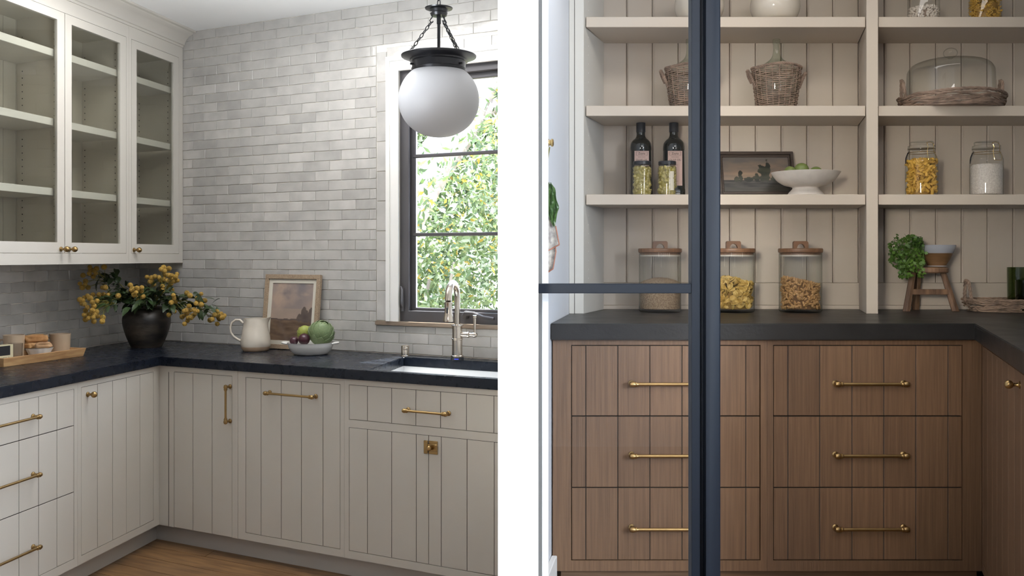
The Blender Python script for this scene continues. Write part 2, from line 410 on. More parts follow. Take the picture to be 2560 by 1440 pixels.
while z < ZC-.01:
    off = (r % 2)*TL/2+.02+rnd.uniform(-.006, .006)
    lo = WB if z < 1.33 else -.335
    hi = ABL-.0015 if z+TH/2 > SILLZ-.02 and z-TH/2 < CASZ+.035 else 1.74
    if z+TH/2 > SILLZ-.02 and z-TH/2 < SILLZ: hi = ABL-.0015
    rowtiles(wall_back, ANGB, fB, lo, hi, z, off, join=rest, far=lambda s, zz: zz > 2.36 or (zz < 1.33 and s < -.52))
    if z-TH/2 < SILLZ-.022 < z+TH/2:
        hh = SILLZ-.022-(z-TH/2); k = 0; sx = ABL
        while sx < 1.74:
            c = min(sx+TL, 1.74); put_tile(wall_back, ANGB, fB((sx+c)/2, z-TH/2+hh/2), (c-sx-.0018)/(TL-.0018), sz=(hh-.002)/(TH-.002)); sx = c
    z += TH; r += 1
z = SILLZ+.075
while z < CASZ+.05:
    put_tile(wall_back, ANGB, Vector(K((ABL+ABR)/2, WB-T, z)), mesh=rnd.choice(VM), vert=True); z += .149
obj('tile', rest, TILE, parent=wall_back, world=True, kind='stuff', smooth=14, recalc=False)
sx = ABR
while sx < 1.74:
    c = min(sx+.149, 1.74); put_tile(wall_back, ANGB, Vector(K((sx+c)/2, WB-T, CASZ+.0255)), (c-sx-.0018)/(TL-.0018)); sx = c
r = 0; z = CT+.003+TH/2; nt0 = ntile[0]
while z < 1.37:
    rowtiles(wall_left, ANGL, fL, WB+.002, 1.75, z, (r % 2)*TL/2+.07)
    z += TH; r += 1
print('tiles', nt0, ntile[0]-nt0)

struct('wall_rear', G().box(-3.6, 3.6, -3.1, -2.95, 0, ZC), WALLW)
struct('wall_right', G().box(3.45, 3.6, -2.95, 4.3, 0, ZC), WALLW)
struct('wall_left_rear', G().box(-3.6, -3.4, -2.95, .75, 0, ZC), WALLW)
struct('wall_pantry_blocker', G().box(1.30, 3.45, 2.0, 2.12, 0, ZC), WALLW)  # unseen wall, added to keep side light off the pantry's right part
# dividing wall between kitchen and pantry: its end is the white strip in the middle
DY = 1.95
wm = struct('wall_middle', G().prism([(-.0285,DY),(.0535,DY),(.0535,2.25),(.05,4.3),(.05,4.75),(-.0325,4.75),(-.0325,2.2)], -.0, ZC), JAMB)

# ---------------------------------------------------------------- window
win = struct('window_1', G().plate([AOP, AOP+.052, AOPE-.018, AOPE], [ZW0-.01, ZW0+.045, ZW1-.045, ZW1+.01], 0, .05,
        skip=lambda x, y: AOP+.052 < x < AOPE-.018 and ZW0+.045 < y < ZW1-.045).map(lambda x, y, t: K(x, WB-.02-t, y)), BRONZE, bevel=.002)
A1 = AOP+.052; A2 = AOPE-.018; Z1 = ZW0+.045; Z2 = ZW1-.045
g = G().plate([A1, A1+.030, A2-.014, A2], [Z1, Z1+.014, Z2-.026, Z2], 0, .03, skip=lambda x, y: A1+.03 < x < A2-.014 and Z1+.014 < y < Z2-.026)
sash = obj('sash', g.map(lambda x, y, t: K(x, WB-.055-t, y)), BRONZE, parent=win, world=True, bevel=.002)
for zm in (1.895, 1.506):
    obj('muntin', G().box(A1+.012, A2-.012, .0, .022, zm-.0085, zm+.0085).map(lambda x, y, z: K(x, WB-.052-y, z)), BRONZE, parent=win, world=True, bevel=.003)
zs = [Z1+.014, 1.506, 1.895, Z2-.026]
for i in range(3):
    obj('pane', G().box(A1+.02, A2-.02, 0, .004, zs[i]-.004, zs[i+1]+.004).map(lambda x, y, z: K(x, WB-.068-y, z)), PANE, parent=win, world=True)
cas = G().plate([ABR+.001, AOP+.001, AOPE+.02, AOPE+.06], [SILLZ, SILLZ+.01, CASZ-(AOP-ABR), CASZ], 0, .018,
        skip=lambda x, y: AOP < x < AOPE+.02 and y < CASZ-(AOP-ABR))
obj('casing', cas.map(lambda x, y, t: Kc(x, WB-.004+t, y)), WHITE, parent=win, world=True, bevel=.003)
m0 = ABR+.001; m1 = m0+.022
cas = G().plate([m0, m1, AOPE+.02, AOPE+.06], [SILLZ, SILLZ+.01, CASZ-.022, CASZ], 0, .009, skip=lambda x, y: m1 < x < AOPE+.02 and y < CASZ-.022)
obj('casing_molding', cas.map(lambda x, y, t: Kc(x, WB+.014+t, y)), WHITE, parent=win, world=True, bevel=.004)
lt = G().box(AOP+.010, AOP+.024, 0, .012, 1.125, 1.245).map(lambda x, y, z: K(x, WB-.02+y, z))
obj('sash_latch', lt, BRONZE, parent=win, world=True, bevel=.003)
P = [K(AOP+.017, WB-.008+q, z) for q, z in ((0, 1.15), (.012, 1.165), (.016, 1.20), (.016, 1.235), (.024, 1.25))]
obj('latch_lever', G().tube(P, [.003, .005, .006, .006, .004], 8), BRONZE, parent=win, world=True)
P = [K(a, WB-.012+q, z) for a, q, z in ((1.52, 0, 1.112), (1.53, .02, 1.128), (1.57, .022, 1.128), (1.62, .022, 1.112), (1.68, .02, 1.106))]
obj('crank_handle', G().tube(P, [.016, .013, .009, .008, .007], 8, flat=1.2), BRONZE, parent=win, world=True)
sill = G().box(a_at(941, WB)-.002, 1.72, -.05, .018, SILLZ-.021, SILLZ).map(lambda x, y, z: Kc(x, WB+y if y > 0 else WB+y*.2, z))
struct('trim_1', sill, SILLW, label='weathered wooden window sill', bevel=.002)

# ---------------------------------------------------------------- hardware
def frame_of(n):
    n = Vector((n[0], n[1], 0)).normalized(); return n
def pull(parent, P0, P1, n, mat=BRASS, r=.0052, so=.030):
    """bar pull: two round feet, ball-ended posts, a plain rod with a collar at each end"""
    n = frame_of(n); P0, P1 = Vector(P0), Vector(P1); d = (P1-P0).normalized(); g = G()
    for P, e in ((P0, -1), (P1, 1)):
        g.tube([P, P+n*.003, P+n*.006, P+n*so*.5, P+n*so], [.0105, .0105, .0065, .0050, .0062], 12)
        q = P+n*so
        g.tube([q+d*e*.0115, q+d*e*.0085, q, q-d*e*.009, q-d*e*.0095, q-d*e*.013, q-d*e*.0135, q-d*e*.018],
               [.002, .0078, .0102, .0075, .0088, .0088, .0070, .0060], 12)
    g.tube([P0+n*so, P1+n*so], r, 12)
    return obj('handle', g, mat, parent=parent, world=True, label='brass bar pull')
def knob(parent, P, n, R=.0125, mat=BRASS):
    n = frame_of(n); P = Vector(P); g = G(); k = R/.0125
    prof = [(0,.0105),(.003,.0105),(.0045,.007),(.012,.0045),(.016,.0052)]
    g.tube([P+n*a*k for a, _ in prof], [r*k for _, r in prof], 14)
    g.tube([P+n*(.016*k+R-R*cos(t)) for t in [pi*i/9 for i in range(10)]], [max(.0012, R*sin(pi*i/9)) for i in range(10)], 16)
    return obj('knob', g, mat, parent=parent, world=True, label='brass ball knob')

# ---------------------------------------------------------------- plank-fronted doors and drawers
def limited(sp, s, d):
    if sp is not SB: return s
    b = d; lim = (XP-C0[0]-V[0]*b)/U[0]; return min(s, lim)
def front(parent, name, sp, s0, s1, z0, z1, seams, d, mat, gapmat=DARKGAP, gw=.0012, world=True, label=None):
    """a door or drawer front: a dark core with boards laid on it side by side"""
    s1 = limited(sp, s1, d)
    core = G().box(s0, s1, d-.020, d-.0035, z0, z1).map(lambda s, y, z: sp(s, y, z))
    o = obj(name, core, gapmat, parent=parent, world=True, label=label)
    e = [s0]+[s for s in seams if s0 < s < s1]+[s1]
    for i in range(len(e)-1):
        a0 = e[i]+(gw if i else 0); a1 = e[i+1]-(gw if i < len(e)-2 else 0)
        if a1-a0 < .003: continue
        mid = ((a0+a1)/2, d, (z0+z1)/2)
        p = obj('plank', G().box(a0, a1, d-.0035, d, z0, z1).map(lambda s, y, z: sp(s, y, z)), mat, parent=o, world=True, bevel=.0009, smooth=0)
    return o
def face(parent, sp, s0, s1, z0, z1, holes, d, mat, th=.02, name='face_frame'):
    s1 = limited(sp, s1, d)
    xs = sorted({round(v, 5) for v in [s0, s1]+[min(h[0], s1) for h in holes]+[min(h[1], s1) for h in holes]})
    ys = sorted({round(v, 5) for v in [z0, z1]+[h[2] for h in holes]+[h[3] for h in holes]})
    g = G().plate(xs, ys, 0, th, skip=lambda x, y: any(h[0] < x < h[1] and h[2] < y < h[3] for h in holes))
    return obj(name, g.map(lambda x, y, t: sp(x, d-th+t, y)), mat, parent=parent, world=True, smooth=0)
def carcass(parent, sp, s0, s1, z0, z1, d0, d1, mat=DARKGAP):
    g = G()
    if sp is SB:
        e0, e1 = limited(sp, s1, d0), limited(sp, s1, d1)
        g.prism([(s0,d0),(e0,d0),(e1,d1),(s0,d1)], z0, z1).map(lambda s, y, z: K(s, y, z))
    else: g.prism([(s0,d0),(s1,d0),(s1,d1),(s0,d1)], z0, z1).map(lambda s, y, z: sp(s, y, z))
    return obj('carcass', g, mat, parent=parent, world=True)
GP = .0018
FD = -.02
ZB, ZT = .1000, CB-.0005
def ks(pxs, b=FD): return [a_at(p, b) for p in pxs]
def ls(pxs, a=FD): return [b_at(p, a) for p in pxs]
def rootat(name, label, cat, p, **k): return thing(name, label, cat, (p[0], p[1], 0), **k)

# corner cabinet
s594, s861 = a_at(594.6, FD), a_at(861, FD)
c1 = rootat('base_cabinet', 'cream corner base cabinet with plank door and upright brass pull', 'cabinet', K(.2, -.3, 0))
h = (a_at(435, FD), a_at(580.5, FD), ZB-.001, .846)
face(c1, SB, FD, s594-.0008, ZB, ZT, [h], FD, CREAM)
carcass(c1, SB, .06, s594-.001, ZB, ZT, -.041, WB+.02)
dr = front(c1, 'door', SB, h[0]+GP, h[1]-GP, ZB+.0005, h[3]-GP, ks([482, 530]), FD, CREAM)
sx = a_at(580, FD); pz = [zy(968, K(sx,0,0)[1]), zy(1054.5, K(sx,0,0)[1])]
sx = a_at(577, 0)
pull(dr, K(h[1]-.012, FD, pz[0]), K(h[1]-.012, FD, pz[1]), NB)
obj('groove', G().box(a_at(421.2,FD), a_at(422.4,FD), FD-.001, FD+.0006, ZB, ZT-.03).map(SB), DARKGAP, parent=c1, world=True)
# pull-out cabinet
c2 = rootat('base_cabinet', 'cream base cabinet with one wide plank door under brass bar, beside the sink cabinet', 'cabinet', K(.7, -.3, 0))
h = (a_at(614, FD), a_at(850.6, FD), .1325, .8455)
face(c2, SB, s594+.0008, s861-.0003, ZB, ZT, [h], FD, CREAM)
carcass(c2, SB, s594+.001, s861-.001, ZB, ZT, -.041, WB+.02)
dr = front(c2, 'door', SB, h[0]+GP, h[1]-GP, h[2]+GP, h[3]-GP, ks([652.6, 703, 753.5, 807.5]), FD, CREAM)
def zat(px, py, b=FD): return zy(py, K(a_at(px, b), b, 0)[1])
pull(dr, K(a_at(675, FD), FD, zat(674, 981)), K(a_at(790, FD), FD, zat(674, 981)), NB)
# sink cabinet
c3 = rootat('sink_cabinet', 'cream sink base cabinet with drawer front over two plank doors', 'cabinet', K(1.45, -.3, 0))
SE = 1.95
h1 = (a_at(872.5, FD), SE, .6973, .8475); h2 = (a_at(872.5, FD), SE, .1335, .664)
face(c3, SB, s861+.0003, SE, ZB, ZT, [h1, h2], FD, CREAM)
carcass(c3, SB, s861+.001, SE, ZB, CB-.245, -.041, WB+.02)
dr = front(c3, 'drawer', SB, h1[0]+GP, SE, h1[2]+GP, h1[3]-GP, ks([918.5, 979, 1039.6, 1101.5, 1166, 1234.6]), FD, CREAM)
pull(dr, K(a_at(1021, FD), FD, zat(1019, 1024)), K(a_at(1122, FD), FD, zat(1019, 1024)), NB)
sm = a_at(1071.4, FD)
d1 = front(c3, 'door', SB, h2[0]+GP, sm-.001, h2[2]+GP, h2[3]-GP, ks([918.5, 979, 1040.5]), FD, CREAM)
d2 = front(c3, 'door', SB, sm+.001, SE, h2[2]+GP, h2[3]-GP, ks([1103, 1167.5, 1235.7]), FD, CREAM)
zt, zb = zat(1071, 1101), zat(1071, 1134)
lat = obj('latch', G().box(sm+.002, a_at(1094.5, FD), 0, .004, zb, zt).map(lambda s, d, z: K(s, FD+d, z)), BRASS, parent=d2, world=True, bevel=.001, label='square brass cupboard latch')
Pk = Vector(K(a_at(1080, FD), FD, (zt+zb)/2)); nn = frame_of(NB)
obj('latch_bolt', G().box(sm-.002, a_at(1094, FD), .004, .010, zb+.012, zt-.012).map(lambda s, d, z: K(s, FD+d, z)), BRASS, parent=d2, world=True, bevel=.002)
obj('latch_knob', G().tube([Pk+nn*q for q in (.008,.016,.019,.026,.030,.031)], [.005,.0055,.010,.0105,.007,.001], 14), BRASS, parent=d2, world=True)
obj('latch_keeper', G().box(a_at(1060.5, FD), sm-.002, 0, .010, zb, zt).map(lambda s, d, z: K(s, FD+d, z)), BRASS, parent=d1, world=True, bevel=.002)
# drawer run on the left
b194 = b_at(194, FD)
c4 = rootat('base_cabinet', 'cream base cabinet with tall plank door and brass ball knob', 'cabinet', K(-.3, .3, 0))
h = (b_at(383.8, FD), b_at(203.2, FD), .1340, .8460)
face(c4, SL, FD+.0005, b194-.0004, ZB, ZT, [h], FD, CREAM)
carcass(c4, SL, .05, b194-.001, ZB, ZT, -.041, WB+.02)
dr = front(c4, 'door', SL, h[0]+GP, h[1]-GP, h[2]+GP, h[3]-GP, ls([350, 316, 281.6, 244]), FD, CREAM)
q = K(FD, b_at(219, FD), 0); knob(dr, (q[0], q[1], zy(986, q[1])), NL, R=.0135)
c5 = rootat('drawer_cabinet', 'cream cabinet of three stacked plank-fronted drawers with long brass pulls', 'cabinet', K(-.3, .9, 0))
e0 = b_at(185.2, FD); wpl = b_at(96.7, FD)-b_at(142.5, FD)
e1 = e0+.80
zr = [(.6935, .8460), (.4165, .6925), (.1375, .4155)]
face(c5, SL, b194+.0004, e1+.05, ZB, ZT, [(e0, e1, .1370, .8462)], FD, CREAM)
carcass(c5, SL, b194+.001, e1+.05, ZB, ZT, -.041, WB+.02, mat=CREAM)
for (za, zb_), py in zip(zr, (1041, 1186, 1367)):
    dd = front(c5, 'drawer', SL, e0+GP, e1-GP, za+GP*.6, zb_-GP*.6, ls([142.5, 96.7, 47.6])+[b_at(47.6, FD)+wpl*(k+1) for k in range(6)], FD, CREAM)
    q = K(FD, b_at(82, FD), 0); zz = zy(py, q[1]); s0 = b_at(82, FD); s1 = e0+e1-s0
    pull(dd, K(FD, s0, zz), K(FD, s1, zz), NL)
for nm, gg in (('baseboard_back', G().prism([(-.09,-.09),(1.86,-.09),(1.86,-.12),(-.09,-.12)], 0, ZB-.0005).map(Kc)),
               ('baseboard_left', G().prism([(-.09,-.0895),(-.09,1.8),(-.12,1.8),(-.12,-.0895)], 0, ZB-.0005).map(K))):
    struct(nm, gg, TOE, label='recessed toe kick board below the cabinets')

# ---------------------------------------------------------------- countertop with sink cut-out
SKA0, SKA1 = a_at(930, -.08), 1.88
def Kx(a, b, z, xc):
    p = K(a, b, z); return p if p[0] <= xc else K(a-(p[0]-xc)/U[0], b, z)
SKB0, SKB1 = -.555, -.047
XS = [WB+.001, 0.0, SKA0, SKA1, 1.9]; YS = [WB+.001, SKB0, SKB1, 0.0, e1+.05]
g = G().plate(XS, YS, CB, CT, skip=lambda x, y: (x > 0 and y > 0) or (SKA0 < x < SKA1 and SKB0 < y < SKB1))
ctop = obj('countertop', g.map(lambda a, b, z: Kx(a, b, z, XP-.012 if abs(a-SKA1) < 1e-6 else XP)), STONE, bevel=.003, seg=2, smooth=30)
tag(ctop, 'L-shaped black stone countertop over the cream cabinets, with sink cut-out', 'countertop')
sk = thing('sink', 'white undermount sink below the kitchen window', 'sink', K((SKA0+SKA1)/2-.05, (SKB0+SKB1)/2, CB-.23))
i0, i1, j0, j1 = SKA0-.004, SKA1+.004, SKB0-.004, SKB1+.004
g = G()
pr = [((-.012), 0, 0), (0, 0, 0), (.006, -.18, 0), (.03, -.215, 0)]
def ring(e, z): return [K(i0+e, j0+e, z), Kx(i1-e, j0+e, z, XP-.010-e), Kx(i1-e, j1-e, z, XP-.010-e), K(i0+e, j1-e, z)]
lv = [(-.012, CB-.001), (0, CB-.001), (.006, CB-.185), (.03, CB-.212)]
vs = []; fs = []
for e, z in lv: vs += ring(e, z)
n0 = len(vs)
for e, z in [(-.012, CB-.001), (-.012, CB-.22), (.03, CB-.228)]: vs += ring(e, z)
for i in range(3):
    for k in range(4): fs.append((i*4+k, i*4+(k+1)%4, i*4+4+(k+1)%4, i*4+4+k))
fs.append((12, 13, 14, 15))
for i in range(2):
    for k in range(4): fs.append((n0+i*4+k, n0+i*4+(k+1)%4, n0+i*4+4+(k+1)%4, n0+i*4+4+k))
fs.append((n0+8, n0+9, n0+10, n0+11))
g.add(vs, fs); obj('basin', g, M('white_fireclay', (.80,.81,.82), .15, coat=.5), parent=sk, world=True, smooth=0)
dc = K((SKA0+SKA1)/2, (SKB0+SKB1)/2, CB-.212)
obj('drain', G().lathe([(.045,0),(.045,.003),(.035,.004),(.03,.001),(0.004,.001)], 24, dc), NICKEL, parent=sk, world=True)

# ---------------------------------------------------------------- glass-fronted wall cabinets
AU = -.319
UZ0, UZ1 = 1.362, 2.574
def SU(s, d, z): return K(AU+d, s, z)
def us(px): return b_at(px, AU)
x322 = us(322); xm = us(162); xd2 = us(315.7); xL = xm+(xm-xd2); xE = xL+.05
DT, DB, GT, GB = 2.512, 1.412, 2.470, 1.462
SHZ = [2.340, 2.025, 1.708]
def upper(label, s0, s1, doors, bays, gr):
    u = rootat('wall_cabinet', label, 'cabinet', K(AU-.15, (s0+s1)/2, 0), group=None)
    u.location.z = UZ0
    hs = (min(d[0] for d in doors), max(d[1] for d in doors), DB, DT)
    face(u, SU, s0, s1, UZ0, UZ1, [hs], 0, CREAM)
    B_ = AU-.0
    dback = WB+T*0+.004-AU
    for nm, bx in (('bottom_panel', (s0, s1, dback, -.0205, UZ0+.012, UZ0+.032)), ('top_panel', (s0, s1, dback, -.0205, 2.515, 2.535)),
                   ('side_panel', (s0, s0+.018, dback, -.0205, UZ0+.032, 2.515)), ('side_panel', (s1-.018, s1, dback, -.0205, UZ0+.032, 2.515))):
        obj(nm, G().box(*bx).map(SU), CREAM_IN, parent=u, world=True, smooth=0)
    if len(doors) > 1:
        obj('divider_panel', G().box(xm-.009, xm+.009, dback+.012, -.0205, UZ0+.032, 2.515).map(SU), CREAM_IN, parent=u, world=True, smooth=0)
    n = int((s1-s0-.036)/.083)
    for k in range(n):
        w_ = (s1-s0-.036)/n
        obj('back_plank', G().box(s0+.018+k*w_+.0012, s0+.018+(k+1)*w_-.0012, dback, dback+.010, UZ0+.032, 2.515).map(SU), CREAM_IN, parent=u, world=True, smooth=0)
    for (q0, q1) in bays:
        for z in SHZ:
            sh = obj('shelf', G().box(q0, q1, dback+.012, -.030, z-.034, z).map(SU), CREAM, parent=u, world=True, bevel=.0015, smooth=0)
        g = G()
        for zz in np.arange(1.50, 2.46, .032):
            if min(abs(zz-z+.017) for z in SHZ) < .03: continue
            for dd in (-.06, dback+.055):
                c = SU(q0-.0002, dd, zz); nv = Vector((V[0], V[1], 0))
                g.tube([Vector(c)-nv*.0012, Vector(c)+nv*.0006], .0028, 6)
        obj('pin_hole', g, DARKGAP, parent=u, world=True, kind='stuff')
    for (a0, a1, g0, g1, kp, kb) in doors:
        fr = G().plate([a0+GP, g0, g1, a1-GP], [DB+GP, GB, GT, DT-GP], 0, .02, skip=lambda x, y: g0 < x < g1 and GB < y < GT)
        dro = obj('door', fr.map(lambda x, y, t: SU(x, -.02+t, y)), CREAM, parent=u, world=True, smooth=0)
        obj('glass_pane', G().box(g0-.004, g1+.004, -.013, -.009, GB-.004, GT+.004).map(SU), PANEC, parent=dro, world=True)
        q = SU(kp, 0, 0); knob(dro, (q[0], q[1], (GB+DB)/2-.006), NL, R=.0135)
    return u
k3 = us(334.5)
cA = upper('cream wall cabinet with two glass doors meeting at a pair of brass knobs', x322+.0004, xE,
      [(xd2, xm-.0002, us(300.5), us(179.3), us(172), 0), (xm+.0002, xL, us(143.2), xL-(us(300.5)-xd2), us(152), 0)],
      [(us(300.5)+.0-.028, xm-.012), (xm+.012, xE-.02)], None)
cB = upper('narrow single-door cream wall cabinet with glass pane, against the tiled window wall', WB+.003, x322-.0004,
      [(us(447.3), us(328.2), us(434.2), us(341.6), k3, 0)], [(us(434.2)-.02, x322-.02)], None)
g = G().prism([(-.02,UZ1+.0005),(.004,UZ1+.0005),(.006,2.586),(.014,2.588),(.018,2.600),(.030,2.617),(.052,2.634),(.078,2.642),(.082,2.648),(.100,2.650),(.100,ZC-.0005),(-.02,ZC-.0005)], WB+.002, 4.0)
struct('trim_2', g.map(lambda x, y, z: SU(z, x, y)), CREAM, label='cream cove crown moulding between wall cabinets and ceiling', smooth=40)
# ================================================================ helpers for turned objects
def lpx(prof, Y, zb):
    """(half width, row) pairs in pixels at distance Y, bottom first -> metres above the base"""
    y0, y1 = prof[0][1], prof[-1][1]; zt = zy(y1, Y)
    return [(max(.0004, h*Y/F), (y0-y)/(y0-y1)*(zt-zb)) for h, y in prof]
def smoothprof(p, n=5):
    out = []
    for i in range(len(p)-1):
        p0, p1, p2, p3 = p[max(i-1,0)], p[i], p[i+1], p[min(i+2,len(p)-1)]
        for k in range(n):
            t = k/n
            out.append(tuple(.5*((2*p1[j])+(-p0[j]+p2[j])*t+(2*p0[j]-5*p1[j]+4*p2[j]-p3[j])*t*t+(-p0[j]+3*p1[j]-3*p2[j]+p3[j])*t**3) for j in (0,1)))
    out.append(p[-1]); return [(max(.0003, a), b) for a, b in out]
def hollow(prof, wall=.004, floor=.006):
    inn = [(max(.001, r-wall), max(z, floor)) for r, z in prof if z >= floor*.5]
    return prof+inn[::-1]
def paint_canvas(name, parent, mat_name, fn, nx, ny, place, rough=.55):
    g = G(); vs = []; fs = []; cols = []
    for j in range(ny+1):
        for i in range(nx+1):
            vs.append(place(i/nx, j/ny)); cols.append((*fn(i/nx, j/ny), 1.0))
    for j in range(ny):
        for i in range(nx): a = j*(nx+1)+i; fs.append((a, a+1, a+nx+2, a+nx+1))
    g.add(vs, fs); o = obj(name, g, vcolmat(mat_name, rough), parent=parent, world=True, recalc=False)
    ca = o.data.color_attributes.new('Col', 'FLOAT_COLOR', 'POINT'); ca.data.foreach_set('color', np.array(cols, np.float32).ravel()); return o
def nz(x, y, s=1.0, o=4):
    return sum(noise.noise(Vector((x*s*2**k, y*s*2**k, 3.7*k)))/2**k for k in range(o))
def mixc(a, b, t): t = max(0, min(1, t)); return tuple(a[i]+(b[i]-a[i])*t for i in range(3))
def clumps(x, y, cx, base, w, h, seed):
    u = (x-cx)/w; v = (y-base)/h
    if v < 0 or v > 1.05: return 0
    return (1-abs(u)**1.4*1.0-(v-.45)**2*2.2)+.55*nz(x*9+seed, y*9, 1.0, 3)
# ================================================================ pendant lamp
LY = 3.70; q = LY/F; PX0 = xx(1097, LY)
pl = thing('pendant_lamp', 'black pendant lamp with round opal glass globe hung on three chains before the window', 'lamp', (PX0, LY, zy(141, LY)))
gc = -(250-141)*q; n = 40
prof = []
for i in range(31):
    t = -pi/2+(pi/2+.93)*i/30
    prof.append((max(.0005, .1557*cos(t)**.92 if cos(t) > 0 else .0005), gc+.143*sin(t)))
prof[0] = (.0005, prof[0][1])
prof += [(.093, -.052), (.091, -.030)]
obj('globe', G().lathe(prof, 48, cap1=True), OPAL, parent=pl, smooth=60)
obj('fitter', G().lathe([(.100,-.060),(.104,-.058),(.106,-.048),(.103,-.046),(.104,-.022),(.112,-.020),(.112,-.014),(.118,-.012),(.142,-.004),(.144,-.003),(.145,.002),(.143,.004),(.110,.005),(.105,.012),(.040,.020),(.012,.022)], 56), BLACKM, parent=pl, smooth=30)
g = G()
for k in range(3):
    a = 2*pi*k/3-.6; g.tube([(.104*cos(a), .104*sin(a), -.038), (.116*cos(a), .116*sin(a), -.038)], .004, 8)
obj('thumb_screw', g, BLACKM, parent=pl, kind='stuff')
zc = (141-22)*q
obj('cap_plate', G().lathe([(.010,-.030+zc),(.030,-.028+zc),(.034,-.018+zc),(.033,-.014+zc),(.036,-.004+zc),(.052,-.001+zc),(.054,.003+zc),(.030,.008+zc),(.008,.012+zc)], 36), BLACKM, parent=pl, smooth=30)
obj('rod', G().tube([(0,0,.01),(0,0,zc-.06),(0,0,zc-.058),(0,0,zc-.028)], [.0062,.0062,.0082,.0082], 10), BLACKM, parent=pl)
def chain(g, P0, P1, L=.026, w=.0075, r=.0019):
    P0, P1 = Vector(P0), Vector(P1); d = P1-P0; n = max(1, round(d.length/(L-2*r*1.9))); t = d.normalized()
    s = t.orthogonal().normalized(); s2 = t.cross(s)
    for k in range(n):
        c = P0+d*((k+.5)/n); A = s if k % 2 else s2
        pts = []
        for m in range(12):
            a = 2*pi*m/12; pts.append(c+t*(cos(a)*(L/2-r)*(1 if abs(cos(a)) > .3 else 1))+A*sin(a)*(w-r))
        g.tube(pts, r, 6, closed=True)
    return g
for k in range(3):
    a = radians((200, 310, 40)[k]); p0 = Vector((.026*cos(a), .026*sin(a), zc-.028)); g = G()
    hk = [p0+Vector((cos(a)*x, sin(a)*x, z)) for x, z in ((0,0),(.001,-.008),(.006,-.014),(.010,-.020),(.006,-.028),(-.001,-.027),(-.003,-.021))]
    obj('chain_hook', G().tube(hk, .0022, 7), BLACKM, parent=pl)
    obj('chain', chain(G(), p0+Vector((cos(a)*.004, sin(a)*.004, -.026)), (.118*cos(a), .118*sin(a), .004)), BLACKM, parent=pl, kind='stuff')
obj('chain', chain(G(), (0,0,zc+.010), (0,0,ZC-zy(141,LY)-.03), L=.034, w=.011, r=.0026), BRONZE, parent=pl, kind='stuff')
obj('ceiling_canopy', G().lathe([(.006,-.034),(.03,-.03),(.06,-.014),(.062,-.0002)], 32, (0,0,ZC-zy(141,LY))), BLACKM, parent=pl)

# ================================================================ black jar of golden seed heads
vl = on(366.5, 867.5, CT); VY = vl[1]
vs_ = thing('vase', 'wide-bellied black earthenware jar in the counter corner under the wall cabinets', 'vase', vl)
pr = lpx([(36, 867.5),(38, 864),(46, 846),(54, 822),(57.5, 803),(56, 790),(50, 779),(43, 773.5),(38, 771.5),(36.5, 770),(38, 768.5),(38.2, 767)], VY, CT)
obj('body', G().lathe(hollow(smoothprof(pr, 4), .008, .01), 48, cap1=True), VASE, parent=vs_, smooth=50)
def seed_head():
    g = G(); g.ball((0,0,0), .0118, 12, 8); N_ = 84
    for i in range(N_):
        z = 1-2*(i+.5)/N_; r = sqrt(1-z*z); a = i*2.39996
        p = Vector((r*cos(a), r*sin(a), z)); s = p.orthogonal().normalized(); t = p.cross(s); c = p*.0114; h = .0015
        g.add([c+s*h, c+t*h, c-s*h, c-t*h, p*.0134], [(0,1,4),(1,2,4),(2,3,4),(3,0,4)])
    o = obj('b', g, GOLD, smooth=0, recalc=False); me = o.data; bpy.data.objects.remove(o); return me
SH = [seed_head()]
def leaf_mesh(L=.05, W=.022, curl=.3, mat=LEAFD, n=5, name='lf', jag=0):
    g = G(); vs = []; fs = []
    for i in range(n+1):
        t = i/n; w_ = W*sin(pi*min(.98, t*.93+.05))**.8*(1+(jag if i % 2 else 0)); z = -curl*L*t*t
        vs += [(L*t, -w_/2, z+.12*w_), (L*t, 0, z), (L*t, w_/2, z+.12*w_)]
    for i in range(n):
        for k in range(2): fs.append((i*3+k, i*3+3+k, i*3+4+k, i*3+1+k))
    g.add(vs, fs); o = obj(name, g, mat, smooth=60, recalc=False); me = o.data; bpy.data.objects.remove(o); return me
LM = [leaf_mesh(.055, .024, .35), leaf_mesh(.042, .022, .1), leaf_mesh(.062, .028, .6, jag=.15)]
def inst(name, me, parent, pos, dr=None, up=None, s=1.0, rng=rnd):
    o = bpy.data.objects.new(name, me); COL.objects.link(o); o.parent = parent
    o.location = Vector(pos)-wloc(parent)
    if dr is not None:
        q_ = Vector(dr).to_track_quat('X', 'Z'); o.rotation_mode = 'QUATERNION'
        o.rotation_quaternion = q_ @ Matrix.Rotation(rng.uniform(-.9, .9), 3, 'X').to_quaternion()
    else: o.rotation_euler = (rng.uniform(0,3), rng.uniform(0,3), rng.uniform(0,3))
    o.scale = (s, s, s); return o
